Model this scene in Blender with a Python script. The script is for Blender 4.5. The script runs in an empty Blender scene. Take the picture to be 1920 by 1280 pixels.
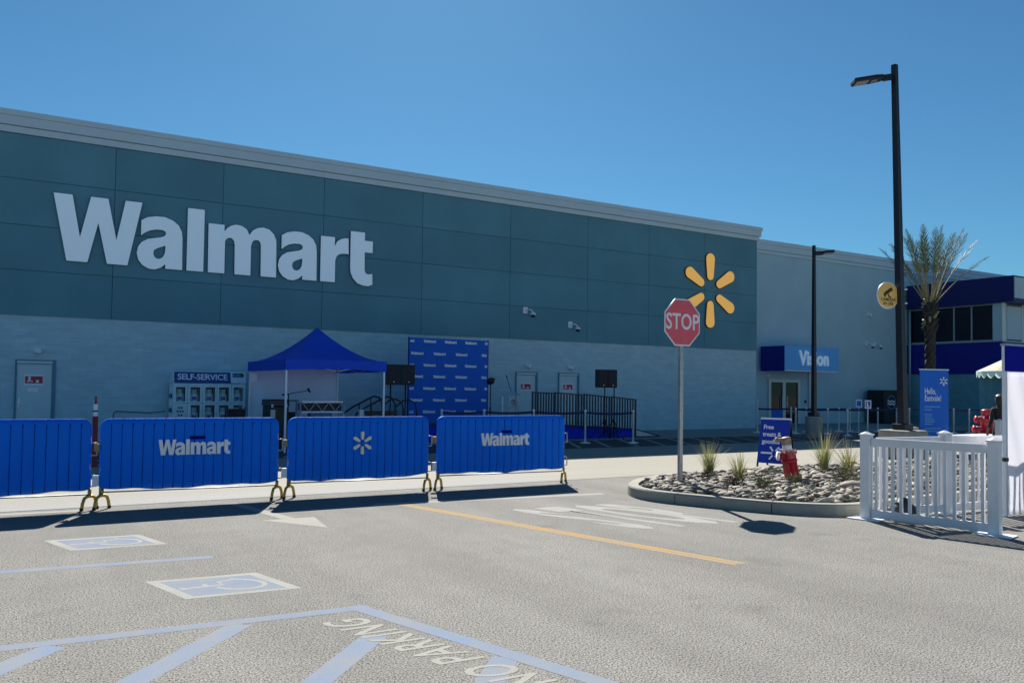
import bpy, bmesh, math, random
from mathutils import Vector, Matrix
random.seed(7)
RAD = math.radians
scene = bpy.context.scene
col = scene.collection

# ------------------------------------------------------------------ camera, sky, sun, exposure
cd = bpy.data.cameras.new("camera")
cam = bpy.data.objects.new("camera", cd)
col.objects.link(cam)
cd.sensor_width = 36.0
cd.lens = 36.0 * 1560 / 1920
cd.shift_y = 31.5 / 1920
cd.clip_end = 1000
cam.matrix_world = (Matrix.Translation((0, 0, 1.65)) @ Matrix.Rotation(RAD(-31.2), 4, 'Z')
                    @ Matrix.Rotation(RAD(92.0), 4, 'X') @ Matrix.Rotation(RAD(0.75), 4, 'Z'))
scene.camera = cam

SUN_AZ, SUN_EL = 24.7, 39.5          # azimuth from +Y towards +X
world = bpy.data.worlds.new("World")
scene.world = world
world.use_nodes = True
wn = world.node_tree.nodes
wl = world.node_tree.links
bg = wn.get("Background") or wn.new("ShaderNodeBackground")
sky = wn.new("ShaderNodeTexSky")
sky.sky_type = 'NISHITA'
sky.sun_disc = False
sky.sun_elevation = RAD(SUN_EL)
sky.sun_rotation = RAD(SUN_AZ)
sky.air_density = 1.0
sky.dust_density = 0.2
sky.ozone_density = 4.0
tint = wn.new("ShaderNodeMix")          # clear desert-blue sky: less red and green in the scattered light
tint.data_type = 'RGBA'
tint.blend_type = 'MULTIPLY'
tint.inputs["Factor"].default_value = 1.0
tint.inputs["B"].default_value = (0.43, 0.80, 0.93, 1)
wl.new(sky.outputs[0], tint.inputs["A"])
wl.new(tint.outputs["Result"], bg.inputs[0])
bg.inputs[1].default_value = 0.048

sd = bpy.data.lights.new("sun", 'SUN')
sd.energy = 5.0
sd.angle = RAD(0.5)
sd.color = (1.0, 0.95, 0.86)
sun = bpy.data.objects.new("sun", sd)
col.objects.link(sun)
sdir = Vector((math.sin(RAD(SUN_AZ)) * math.cos(RAD(SUN_EL)), math.cos(RAD(SUN_AZ)) * math.cos(RAD(SUN_EL)), math.sin(RAD(SUN_EL))))
sun.rotation_euler = sdir.to_track_quat('Z', 'Y').to_euler()
sun.location = (10, 10, 30)

vs = scene.view_settings
vs.view_transform = 'Standard'
vs.look = 'None'
vs.gamma = 1.0
vs.exposure = 0.85
vs.use_curve_mapping = False

# ------------------------------------------------------------------ materials
def mat(name, c, rough=0.6, metal=0.0, var=0.0, vscale=3.0, stretch=(1, 1, 1), bump=0.0, bscale=60.0,
        spec=0.5, transl=0.0, emis=0.0, alpha=1.0, var2=0.0, v2scale=60.0, bstretch=(1, 1, 1), objvar=0.0):
    m = bpy.data.materials.new(name)
    m.use_nodes = True
    nt = m.node_tree
    N, L = nt.nodes, nt.links
    b = N["Principled BSDF"]
    b.inputs["Roughness"].default_value = rough
    b.inputs["Metallic"].default_value = metal
    b.inputs["Specular IOR Level"].default_value = spec
    b.inputs["Base Color"].default_value = (*c, 1)
    tc = N.new("ShaderNodeTexCoord")
    cur = None

    def noise(scale, st, detail=4.0):
        mp = N.new("ShaderNodeMapping")
        mp.inputs["Scale"].default_value = st
        L.new(tc.outputs["Object"], mp.inputs[0])
        n = N.new("ShaderNodeTexNoise")
        n.inputs["Scale"].default_value = scale
        n.inputs["Detail"].default_value = detail
        L.new(mp.outputs[0], n.inputs["Vector"])
        return n

    def mult(prev, n, amt, lo=0.3, hi=0.7):
        mr = N.new("ShaderNodeMapRange")
        mr.inputs["From Min"].default_value = lo
        mr.inputs["From Max"].default_value = hi
        mr.inputs["To Min"].default_value = 1 - amt
        mr.inputs["To Max"].default_value = 1 + amt
        L.new(n.outputs["Fac"], mr.inputs["Value"])
        vm = N.new("ShaderNodeVectorMath")
        vm.operation = 'SCALE'
        if prev is None:
            vm.inputs[0].default_value = c
        else:
            L.new(prev, vm.inputs[0])
        L.new(mr.outputs[0], vm.inputs["Scale"])
        return vm.outputs[0]
    if var:
        cur = mult(cur, noise(vscale, stretch), var)
    if var2:
        cur = mult(cur, noise(v2scale, (1, 1, 1), 2.0), var2)
    if objvar:
        oi = N.new("ShaderNodeObjectInfo")
        mr = N.new("ShaderNodeMapRange")
        mr.inputs["To Min"].default_value = 1 - objvar
        mr.inputs["To Max"].default_value = 1 + objvar
        L.new(oi.outputs["Random"], mr.inputs["Value"])
        vm = N.new("ShaderNodeVectorMath")
        vm.operation = 'SCALE'
        if cur is None:
            vm.inputs[0].default_value = c
        else:
            L.new(cur, vm.inputs[0])
        L.new(mr.outputs[0], vm.inputs["Scale"])
        cur = vm.outputs[0]
    if cur is not None:
        L.new(cur, b.inputs["Base Color"])
    if bump:
        n = noise(bscale, bstretch, 3.0)
        bp = N.new("ShaderNodeBump")
        bp.inputs["Strength"].default_value = bump
        bp.inputs["Distance"].default_value = 0.02
        L.new(n.outputs["Fac"], bp.inputs["Height"])
        L.new(bp.outputs[0], b.inputs["Normal"])
    if emis:
        b.inputs["Emission Color"].default_value = (*c, 1)
        b.inputs["Emission Strength"].default_value = emis
    if alpha < 1:
        b.inputs["Alpha"].default_value = alpha
    if transl:
        t = N.new("ShaderNodeBsdfTranslucent")
        t.inputs[0].default_value = (*c, 1)
        mx = N.new("ShaderNodeMixShader")
        mx.inputs[0].default_value = transl
        L.new(b.outputs[0], mx.inputs[1])
        L.new(t.outputs[0], mx.inputs[2])
        L.new(mx.outputs[0], N["Material Output"].inputs[0])
    return m


def paint_mat(name, c, under, wear=0.5, scale=70.0):
    """road paint: fine wear lets the asphalt grain show through"""
    m = mat(name, c, 0.95, spec=0.05)
    nt = m.node_tree
    N, L = nt.nodes, nt.links
    b = N["Principled BSDF"]
    tc = N["Texture Coordinate"]
    n1 = N.new("ShaderNodeTexNoise")
    n1.inputs["Scale"].default_value = scale
    n1.inputs["Detail"].default_value = 3
    n2 = N.new("ShaderNodeTexNoise")
    n2.inputs["Scale"].default_value = 3.0
    n2.inputs["Detail"].default_value = 4
    L.new(tc.outputs["Object"], n1.inputs["Vector"])
    L.new(tc.outputs["Object"], n2.inputs["Vector"])
    ad = N.new("ShaderNodeMath")
    ad.operation = 'ADD'
    L.new(n1.outputs[0], ad.inputs[0])
    mu = N.new("ShaderNodeMath")
    mu.operation = 'MULTIPLY'
    mu.inputs[1].default_value = 0.5
    L.new(n2.outputs[0], mu.inputs[0])
    L.new(mu.outputs[0], ad.inputs[1])
    mr = N.new("ShaderNodeMapRange")
    mr.inputs["From Min"].default_value = 0.62
    mr.inputs["From Max"].default_value = 0.95
    mr.inputs["To Min"].default_value = 0.0
    mr.inputs["To Max"].default_value = wear * 2
    L.new(ad.outputs[0], mr.inputs["Value"])
    mx = N.new("ShaderNodeMix")
    mx.data_type = 'RGBA'
    mx.inputs["A"].default_value = (*c, 1)
    mx.inputs["B"].default_value = (*under, 1)
    L.new(mr.outputs[0], mx.inputs["Factor"])
    L.new(mx.outputs["Result"], b.inputs["Base Color"])
    return m


ASPH = (0.292, 0.286, 0.270)
M = {}
# asphalt: aggregate speckle, broad tonal patches, fine relief
def asphalt():
    m = mat("asphalt", ASPH, 0.9, var=0.06, vscale=0.35, stretch=(1, 1.6, 1), bump=0.3, bscale=130, spec=0.08)
    nt = m.node_tree
    N, L = nt.nodes, nt.links
    b = N["Principled BSDF"]
    src = b.inputs["Base Color"].links[0].from_socket
    tc = N["Texture Coordinate"]
    n = N.new("ShaderNodeTexNoise")
    n.inputs["Scale"].default_value = 85
    n.inputs["Detail"].default_value = 2.5
    n.inputs["Roughness"].default_value = 0.65
    L.new(tc.outputs["Object"], n.inputs["Vector"])
    mr = N.new("ShaderNodeMapRange")
    mr.inputs["From Min"].default_value = 0.34
    mr.inputs["From Max"].default_value = 0.60
    mr.inputs["To Min"].default_value = 0.14
    mr.inputs["To Max"].default_value = 1.25
    L.new(n.outputs[0], mr.inputs["Value"])
    n2 = N.new("ShaderNodeTexNoise")
    n2.inputs["Scale"].default_value = 3.2
    n2.inputs["Detail"].default_value = 5
    L.new(tc.outputs["Object"], n2.inputs["Vector"])
    mr2 = N.new("ShaderNodeMapRange")
    mr2.inputs["From Min"].default_value = 0.3
    mr2.inputs["From Max"].default_value = 0.7
    mr2.inputs["To Min"].default_value = 0.95
    mr2.inputs["To Max"].default_value = 1.04
    L.new(n2.outputs[0], mr2.inputs["Value"])
    n3 = N.new("ShaderNodeTexNoise")
    n3.inputs["Scale"].default_value = 64
    n3.inputs["Detail"].default_value = 2.0
    L.new(tc.outputs["Object"], n3.inputs["Vector"])
    mr3 = N.new("ShaderNodeMapRange")
    mr3.inputs["From Min"].default_value = 0.30
    mr3.inputs["From Max"].default_value = 0.44
    mr3.inputs["To Min"].default_value = 0.22
    mr3.inputs["To Max"].default_value = 1.0
    L.new(n3.outputs[0], mr3.inputs["Value"])
    m0 = N.new("ShaderNodeMath")
    m0.operation = 'MULTIPLY'
    L.new(mr.outputs[0], m0.inputs[0])
    L.new(mr3.outputs[0], m0.inputs[1])
    mm = N.new("ShaderNodeMath")
    mm.operation = 'MULTIPLY'
    L.new(m0.outputs[0], mm.inputs[0])
    L.new(mr2.outputs[0], mm.inputs[1])
    # oil spots and old wheel tracks
    n4 = N.new("ShaderNodeTexNoise")
    n4.inputs["Scale"].default_value = 1.15
    n4.inputs["Detail"].default_value = 6
    L.new(tc.outputs["Object"], n4.inputs["Vector"])
    mr4 = N.new("ShaderNodeMapRange")
    mr4.inputs["From Min"].default_value = 0.62
    mr4.inputs["From Max"].default_value = 0.74
    mr4.inputs["To Min"].default_value = 1.0
    mr4.inputs["To Max"].default_value = 0.80
    L.new(n4.outputs[0], mr4.inputs["Value"])
    mp5 = N.new("ShaderNodeMapping")
    mp5.inputs["Rotation"].default_value = (0, 0, RAD(-14))
    mp5.inputs["Scale"].default_value = (1.3, 0.12, 1)
    L.new(tc.outputs["Object"], mp5.inputs[0])
    n5 = N.new("ShaderNodeTexNoise")
    n5.inputs["Scale"].default_value = 1.0
    n5.inputs["Detail"].default_value = 4
    L.new(mp5.outputs[0], n5.inputs["Vector"])
    mr5 = N.new("ShaderNodeMapRange")
    mr5.inputs["From Min"].default_value = 0.35
    mr5.inputs["From Max"].default_value = 0.65
    mr5.inputs["To Min"].default_value = 0.90
    mr5.inputs["To Max"].default_value = 1.06
    L.new(n5.outputs[0], mr5.inputs["Value"])
    m6 = N.new("ShaderNodeMath")
    m6.operation = 'MULTIPLY'
    L.new(mr4.outputs[0], m6.inputs[0])
    L.new(mr5.outputs[0], m6.inputs[1])
    m7 = N.new("ShaderNodeMath")
    m7.operation = 'MULTIPLY'
    L.new(mm.outputs[0], m7.inputs[0])
    L.new(m6.outputs[0], m7.inputs[1])
    vm = N.new("ShaderNodeVectorMath")
    vm.operation = 'SCALE'
    L.new(src, vm.inputs[0])
    L.new(m7.outputs[0], vm.inputs["Scale"])
    L.new(vm.outputs[0], b.inputs["Base Color"])
    return m


M['asphalt'] = asphalt()
M['road'] = mat("pale_concrete", (0.31, 0.297, 0.255), 0.9, var=0.07, vscale=0.5, stretch=(0.25, 2, 1), var2=0.10, v2scale=30, bump=0.2, bscale=80, spec=0.2)
M['walk'] = mat("walkway_concrete", (0.26, 0.30, 0.29), 0.9, var=0.08, vscale=0.8, var2=0.06, bump=0.1, spec=0.2)
M['kerbtan'] = mat("kerb_band", (0.30, 0.27, 0.25), 0.9, var=0.1, vscale=2)
M['blue_paint'] = paint_mat("blue_road_paint", (0.185, 0.255, 0.39), ASPH, 0.55, 85)
M['lblue_paint'] = paint_mat("pale_blue_road_paint", (0.185, 0.245, 0.36), ASPH, 0.55, 85)
M['white_paint'] = paint_mat("white_road_paint", (0.38, 0.38, 0.345), ASPH, 0.4, 85)
M['fade_white'] = paint_mat("faded_white_road_paint", (0.38, 0.39, 0.365), ASPH, 0.5, 85)
M['yellow_paint'] = paint_mat("yellow_road_paint", (0.46, 0.285, 0.095), ASPH, 0.45, 85)
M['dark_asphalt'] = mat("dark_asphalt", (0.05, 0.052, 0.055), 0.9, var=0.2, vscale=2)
M['panel'] = mat("slate_stucco_panel", (0.125, 0.285, 0.35), 0.85, objvar=0.05, var=0.10, vscale=0.5, var2=0.05, v2scale=25, bump=0.12, bscale=120, spec=0.25)
M['joint'] = mat("panel_joint", (0.07, 0.17, 0.22), 0.9)
M['cornice'] = mat("grey_metal_cornice", (0.56, 0.66, 0.72), 0.5, var=0.03, vscale=0.8)
M['stucco'] = mat("grey_stucco", (0.45, 0.60, 0.66), 0.9, var=0.05, vscale=0.7, var2=0.05, v2scale=40, bump=0.15, bscale=90, spec=0.2)


def block_mat():
    """split-face block: coursed relief and sideways streaks of tone"""
    m = mat("split_face_block", (0.47, 0.63, 0.70), 0.95, var=0.08, vscale=2.2, stretch=(0.8, 1, 3.5), spec=0.15)
    nt = m.node_tree
    N, L = nt.nodes, nt.links
    b = N["Principled BSDF"]
    src = b.inputs["Base Color"].links[0].from_socket
    tc = N["Texture Coordinate"]
    sp = N.new("ShaderNodeSeparateXYZ")
    cb = N.new("ShaderNodeCombineXYZ")
    L.new(tc.outputs["Object"], sp.inputs[0])
    L.new(sp.outputs[0], cb.inputs[0])
    L.new(sp.outputs[2], cb.inputs[1])
    br = N.new("ShaderNodeTexBrick")
    br.inputs["Color1"].default_value = (0.96, 0.96, 0.96, 1)
    br.inputs["Color2"].default_value = (1.04, 1.04, 1.04, 1)
    br.inputs["Mortar"].default_value = (0.93, 0.93, 0.93, 1)
    br.inputs["Scale"].default_value = 1.0
    br.inputs["Mortar Size"].default_value = 0.008
    br.inputs["Brick Width"].default_value = 0.405
    br.inputs["Row Height"].default_value = 0.203
    L.new(cb.outputs[0], br.inputs["Vector"])
    vm = N.new("ShaderNodeVectorMath")
    vm.operation = 'MULTIPLY'
    L.new(src, vm.inputs[0])
    L.new(br.outputs["Color"], vm.inputs[1])
    L.new(vm.outputs[0], b.inputs["Base Color"])
    n = N.new("ShaderNodeTexNoise")
    n.inputs["Scale"].default_value = 9
    n.inputs["Detail"].default_value = 6
    mp = N.new("ShaderNodeMapping")
    mp.inputs["Scale"].default_value = (0.6, 1, 1.6)
    L.new(tc.outputs["Object"], mp.inputs[0])
    L.new(mp.outputs[0], n.inputs["Vector"])
    ad = N.new("ShaderNodeMath")
    ad.operation = 'SUBTRACT'
    L.new(n.outputs[0], ad.inputs[0])
    L.new(br.outputs["Fac"], ad.inputs[1])
    bp = N.new("ShaderNodeBump")
    bp.inputs["Strength"].default_value = 0.4
    bp.inputs["Distance"].default_value = 0.03
    L.new(ad.outputs[0], bp.inputs["Height"])
    L.new(bp.outputs[0], b.inputs["Normal"])
    return m


M['block'] = block_mat()
M['sign_white'] = mat("white_acrylic_letter", (0.70, 0.87, 1.0), 0.4, emis=0.065)  # slight glow added to brighten the shaded lettering, no known lamp inside
M['sign_side'] = mat("dark_letter_return", (0.10, 0.17, 0.22), 0.6)
M['sign_yellow'] = mat("amber_acrylic_petal", (0.88, 0.46, 0.10), 0.4, emis=0.26)  # emission added to lift the petals out of the facade's shade
M['brown_side'] = mat("brown_petal_return", (0.06, 0.035, 0.02), 0.6)
M['white_text'] = mat("white_print", (0.86, 0.88, 0.92), 0.6)
M['cream_print'] = mat("cream_print", (0.92, 0.80, 0.62), 0.6)
M['pale_text'] = mat("pale_blue_print", (0.12, 0.36, 0.72), 0.6)
M['door'] = mat("grey_steel_door", (0.56, 0.68, 0.72), 0.5, var=0.04, vscale=2)
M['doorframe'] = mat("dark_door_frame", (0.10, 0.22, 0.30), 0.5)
M['red'] = mat("red_print", (0.55, 0.02, 0.05), 0.5)
M['stop_red'] = mat("red_reflective_sheet", (0.80, 0.10, 0.14), 0.45, var=0.06, vscale=4)
M['stop_white'] = mat("white_reflective_sheet", (0.85, 0.82, 0.84), 0.45)
M['galv'] = mat("galvanised_steel", (0.34, 0.37, 0.38), 0.45, 0.6, var=0.15, vscale=20)
M['white_metal'] = mat("white_painted_metal", (0.84, 0.85, 0.88), 0.45)
M['white_vinyl'] = mat("white_vinyl", (0.76, 0.77, 0.80), 0.4, objvar=0.035, var=0.05, vscale=5)
M['black'] = mat("black_plastic", (0.012, 0.012, 0.016), 0.5)
M['black_metal'] = mat("black_powder_coat", (0.012, 0.013, 0.022), 0.4, var=0.2, vscale=5)
M['grille'] = mat("black_speaker_grille", (0.008, 0.009, 0.02), 0.6, bump=0.4, bscale=400)
M['navy'] = mat("navy_metal_band", (0.002, 0.004, 0.24), 0.5, var=0.05, vscale=1)
M['navy_dark'] = mat("dark_navy_fascia", (0.002, 0.003, 0.11), 0.5, var=0.05, vscale=1)
M['booth_blue'] = mat("booth_fascia_blue", (0.001, 0.003, 0.34), 0.7, spec=0.1)
M['store_blue'] = mat("bright_blue_panel", (0.10, 0.42, 0.90), 0.4)
M['barrier_blue'] = mat("blue_vinyl_cover", (0.001, 0.165, 0.82), 0.6, var=0.05, vscale=2.5, stretch=(1, 1, 0.4), bump=0.15, bscale=9, bstretch=(2.5, 1, 0.5), spec=0.15)
M['seam'] = mat("navy_seam_thread", (0.001, 0.004, 0.15), 0.8, spec=0.1)
M['tent_blue'] = mat("blue_polyester", (0.006, 0.09, 0.72), 0.75, var=0.06, vscale=3, transl=0.2)
M['skirt_blue'] = mat("blue_stage_skirt", (0.004, 0.02, 0.55), 0.8, var=0.15, vscale=4, stretch=(6, 6, 0.4))
M['backdrop'] = mat("blue_backdrop_cloth", (0.006, 0.12, 0.60), 0.8, var=0.04, vscale=2)
M['banner_blue'] = mat("blue_banner_print", (0.004, 0.15, 0.70), 0.6)
M['aframe_blue'] = mat("dark_blue_board", (0.004, 0.035, 0.42), 0.5)
M['brass'] = mat("brass_zinc_foot", (0.55, 0.36, 0.06), 0.4, 0.5, var=0.2, vscale=30)
M['tan'] = mat("weathered_tan_metal", (0.30, 0.225, 0.15), 0.6, 0.2, var=0.2, vscale=25)
M['concrete'] = mat("cast_concrete", (0.32, 0.31, 0.28), 0.9, var=0.10, vscale=5, var2=0.08, v2scale=60, bump=0.15, bscale=90, spec=0.2)
M['kerb'] = mat("kerb_concrete", (0.33, 0.32, 0.28), 0.9, var=0.10, vscale=3, var2=0.08, v2scale=70, bump=0.15, bscale=90, spec=0.2)
M['soil'] = mat("planter_soil", (0.035, 0.03, 0.026), 1.0, var=0.3, vscale=12, bump=0.5, bscale=30)
M['grassblade'] = mat("dry_green_blade", (0.25, 0.27, 0.10), 0.7, var=0.3, vscale=9, transl=0.35)
M['grassblade2'] = mat("straw_blade", (0.42, 0.38, 0.20), 0.7, var=0.25, vscale=9, transl=0.3)
M['scrub'] = mat("grey_green_scrub", (0.10, 0.12, 0.05), 0.8, var=0.4, vscale=14, transl=0.2)
M['twig'] = mat("brown_twig", (0.10, 0.065, 0.045), 0.9, var=0.3, vscale=10)
M['hyd_red'] = mat("red_enamel", (0.40, 0.012, 0.03), 0.35, var=0.1, vscale=12)
M['dull_red'] = mat("dull_red_enamel", (0.32, 0.03, 0.03), 0.5, var=0.1, vscale=10)
M['glass'] = mat("dark_window_glass", (0.006, 0.008, 0.02), 0.06, spec=0.35)
M['mullion'] = mat("grey_aluminium", (0.34, 0.42, 0.46), 0.4, 0.3)
M['white_alu'] = mat("pale_aluminium", (0.62, 0.64, 0.64), 0.4, 0.2)
M['teal_stone'] = mat("dark_stone_base", (0.14, 0.32, 0.38), 0.8, var=0.12, vscale=2.5, bump=0.15)
M['white_cloth'] = mat("white_tent_cloth", (0.88, 0.88, 0.92), 0.8, transl=0.6, bump=0.5, bscale=1.6, bstretch=(3, 3, 0.7))
M['back_cloth'] = mat("white_tent_back_cloth", (0.70, 0.82, 0.95), 0.8, bump=0.1, bscale=2)
M['cream'] = mat("cream_awning_cloth", (0.80, 0.76, 0.62), 0.8, transl=0.3)
M['pale_teal'] = mat("pale_teal_scallop", (0.50, 0.72, 0.74), 0.8, transl=0.3)
M['palm_leaf'] = mat("palm_leaflet", (0.06, 0.085, 0.04), 0.6, var=0.35, vscale=6, transl=0.25)
M['palm_stem'] = mat("palm_petiole", (0.22, 0.20, 0.10), 0.6, var=0.2, vscale=5)
M['palm_trunk'] = mat("palm_trunk_bark", (0.04, 0.034, 0.03), 0.95, var=0.35, vscale=9, bump=0.6, bscale=14)
M['sign_amber'] = mat("amber_sign_face", (0.92, 0.56, 0.14), 0.45, var=0.04, vscale=4)
M['amber_dark'] = mat("dark_brown_print", (0.05, 0.025, 0.015), 0.6)
M['silver'] = mat("silver_post", (0.84, 0.87, 0.90), 0.35, 0.0)
M['belt'] = mat("navy_belt_webbing", (0.006, 0.012, 0.09), 0.7)
M['cage'] = mat("pale_grey_cage_metal", (0.66, 0.80, 0.84), 0.5, var=0.06, vscale=6)
M['tank'] = mat("white_tank_enamel", (0.72, 0.80, 0.78), 0.4, var=0.08, vscale=8)
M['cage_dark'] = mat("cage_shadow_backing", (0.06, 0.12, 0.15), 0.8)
M['sign_navy'] = mat("dark_blue_header", (0.01, 0.06, 0.30), 0.5)
M['truss'] = mat("aluminium_truss", (0.58, 0.62, 0.68), 0.35, 0.4)
M['acrylic'] = mat("clear_acrylic", (0.55, 0.62, 0.66), 0.1, alpha=0.35)
M['skin'] = mat("skin", (0.25, 0.14, 0.09), 0.6)
M['dark_cloth'] = mat("black_cloth", (0.012, 0.012, 0.018), 0.85, var=0.2, vscale=8)
M['hair'] = mat("black_hair", (0.010, 0.009, 0.010), 0.45)
M['stone1'] = mat("pale_river_stone", (0.30, 0.27, 0.22), 0.8, objvar=0.25, var=0.4, vscale=7)
M['stone2'] = mat("grey_river_stone", (0.165, 0.16, 0.15), 0.8, objvar=0.25, var=0.4, vscale=7)
M['stone3'] = mat("brown_river_stone", (0.16, 0.115, 0.085), 0.8, objvar=0.2, var=0.4, vscale=7)
M['cable'] = mat("black_cable", (0.015, 0.018, 0.02), 0.7)
M['lens'] = mat("lamp_lens", (0.40, 0.40, 0.36), 0.2)
M['cooler'] = mat("blue_plastic", (0.04, 0.16, 0.42), 0.5)

# ------------------------------------------------------------------ builders
XF = {}


def reg(o, m):
    XF[o.name] = m
    return o


def thing(name, label, cat, loc=(0, 0, 0), rz=0.0, group=None, kind=None):
    o = bpy.data.objects.new(name, None)
    o.empty_display_size = 0.2
    col.objects.link(o)
    o.location = loc
    o.rotation_euler = (0, 0, rz)
    if label:
        o["label"] = label
    if cat:
        o["category"] = cat
    if group:
        o["group"] = group
    if kind:
        o["kind"] = kind
    return reg(o, Matrix.Translation(loc) @ Matrix.Rotation(rz, 4, 'Z'))


def tag(o, label=None, cat=None, group=None, kind=None):
    for k, v in (("label", label), ("category", cat), ("group", group), ("kind", kind)):
        if v:
            o[k] = v
    return o


def link_mesh(name, me, m, parent=None, smooth=False, world=True):
    """mesh in world coordinates -> object (local to its parent)"""
    if m is not None:
        me.materials.clear()
        me.materials.append(M[m] if isinstance(m, str) else m)
    if smooth:
        for p in me.polygons:
            p.use_smooth = True
    o = bpy.data.objects.new(name, me)
    col.objects.link(o)
    if parent is not None:
        o.parent = parent
        if world:
            me.transform(XF[parent.name].inverted())
        reg(o, XF[parent.name])
    else:
        reg(o, Matrix.Identity(4))
    return o


class MB:
    def __init__(s):
        s.v, s.f = [], []

    def add(s, vs, fs):
        n = len(s.v)
        s.v += [tuple(p) for p in vs]
        s.f += [tuple(i + n for i in f) for f in fs]
        return s

    def box(s, x0, x1, y0, y1, z0, z1):
        return s.add([(x0, y0, z0), (x1, y0, z0), (x1, y1, z0), (x0, y1, z0), (x0, y0, z1), (x1, y0, z1), (x1, y1, z1), (x0, y1, z1)],
                     [(0, 3, 2, 1), (4, 5, 6, 7), (0, 1, 5, 4), (1, 2, 6, 5), (2, 3, 7, 6), (3, 0, 4, 7)])

    def obox(s, o, r, u, n, a, b, c):
        """box spanned by a along r, b along u, c along n (each a (lo, hi) pair) from origin o"""
        o, r, u, n = Vector(o), Vector(r), Vector(u), Vector(n)
        vs = [o + r * i + u * j + n * k for k in c for j in b for i in a]
        return s.add(vs, [(0, 2, 3, 1), (4, 5, 7, 6), (0, 1, 5, 4), (1, 3, 7, 5), (3, 2, 6, 7), (2, 0, 4, 6)])

    def beam(s, p, q, w, h=None):
        """square bar between two points"""
        p, q = Vector(p), Vector(q)
        h = h or w
        d = (q - p).normalized()
        a = Vector((0, 0, 1)) if abs(d.z) < 0.95 else Vector((0, 1, 0))
        r = d.cross(a).normalized()
        u = r.cross(d).normalized()
        return s.obox(p, d, r, u, (0, (q - p).length), (-w / 2, w / 2), (-h / 2, h / 2))

    def cyl(s, p, q, r0, r1=None, n=10, cap=True):
        p, q = Vector(p), Vector(q)
        r1 = r0 if r1 is None else r1
        d = (q - p).normalized()
        a = Vector((0, 0, 1)) if abs(d.z) < 0.9 else Vector((1, 0, 0))
        e = d.cross(a).normalized()
        g = d.cross(e).normalized()
        vs, fs = [], []
        for k, (c, r) in enumerate(((p, r0), (q, r1))):
            for i in range(n):
                t = 2 * math.pi * i / n
                vs.append(c + e * (r * math.cos(t)) + g * (r * math.sin(t)))
        for i in range(n):
            j = (i + 1) % n
            fs.append((i, j, n + j, n + i))
        if cap:
            fs.append(tuple(range(n - 1, -1, -1)))
            fs.append(tuple(range(n, 2 * n)))
        return s.add(vs, fs)

    def tube(s, pts, r, n=8):
        pts = [Vector(p) for p in pts]
        vs, fs = [], []
        prev = None
        for k, p in enumerate(pts):
            d = (pts[min(k + 1, len(pts) - 1)] - pts[max(k - 1, 0)]).normalized()
            a = prev if prev is not None else (Vector((0, 0, 1)) if abs(d.z) < 0.9 else Vector((1, 0, 0))).cross(d)
            e = (a - d * a.dot(d)).normalized()
            prev = e
            g = d.cross(e)
            rr = r[k] if isinstance(r, (list, tuple)) else r
            for i in range(n):
                t = 2 * math.pi * i / n
                vs.append(p + e * (rr * math.cos(t)) + g * (rr * math.sin(t)))
        for k in range(len(pts) - 1):
            for i in range(n):
                j = (i + 1) % n
                fs.append((k * n + i, k * n + j, (k + 1) * n + j, (k + 1) * n + i))
        fs.append(tuple(range(n - 1, -1, -1)))
        fs.append(tuple(range((len(pts) - 1) * n, len(pts) * n)))
        return s.add(vs, fs)

    def lathe(s, prof, n=20, c=(0, 0, 0), axis=None):
        """prof: (radius, height) pairs, spun about the vertical (or axis) through c"""
        c = Vector(c)
        ax = Vector(axis).normalized() if axis else Vector((0, 0, 1))
        a = Vector((1, 0, 0)) if abs(ax.x) < 0.9 else Vector((0, 1, 0))
        e = (a - ax * a.dot(ax)).normalized()
        g = ax.cross(e)
        vs, fs = [], []
        for r, h in prof:
            for i in range(n):
                t = 2 * math.pi * i / n
                vs.append(c + ax * h + e * (r * math.cos(t)) + g * (r * math.sin(t)))
        for k in range(len(prof) - 1):
            for i in range(n):
                j = (i + 1) % n
                fs.append((k * n + i, k * n + j, (k + 1) * n + j, (k + 1) * n + i))
        fs.append(tuple(range(n - 1, -1, -1)))
        fs.append(tuple(range((len(prof) - 1) * n, len(prof) * n)))
        return s.add(vs, fs)

    def poly(s, pts):
        return s.add(pts, [tuple(range(len(pts)))])

    def prism(s, pts, d):
        """closed polygon (3-D points) extruded by the vector d"""
        pts = [Vector(p) for p in pts]
        d = Vector(d)
        n = len(pts)
        fs = [tuple(range(n)), tuple(range(2 * n - 1, n - 1, -1))]
        fs += [((i + 1) % n, i, n + i, n + (i + 1) % n) for i in range(n)]
        return s.add(pts + [p + d for p in pts], fs)

    def mesh(s, name):
        me = bpy.data.meshes.new(name)
        me.from_pydata(s.v, [], s.f)
        me.update()
        bm = bmesh.new()
        bm.from_mesh(me)
        bmesh.ops.recalc_face_normals(bm, faces=bm.faces)
        bm.to_mesh(me)
        bm.free()
        return me

    def build(s, name, m, parent=None, smooth=False, bevel=0.0, recalc=True):
        if recalc:
            me = s.mesh(name)
        else:
            me = bpy.data.meshes.new(name)
            me.from_pydata(s.v, [], s.f)
            me.update()
        o = link_mesh(name, me, m, parent, smooth)
        if bevel:
            b = o.modifiers.new("bevel", 'BEVEL')
            b.width = bevel
            b.segments = 2
            b.limit_method = 'ANGLE'
        return o


def curve_to_mesh(cu):
    o = bpy.data.objects.new("tmp_curve", cu)
    col.objects.link(o)
    dg = bpy.context.evaluated_depsgraph_get()
    me = bpy.data.meshes.new_from_object(o.evaluated_get(dg))
    bpy.data.objects.remove(o)
    bpy.data.curves.remove(cu)
    return me


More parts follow.
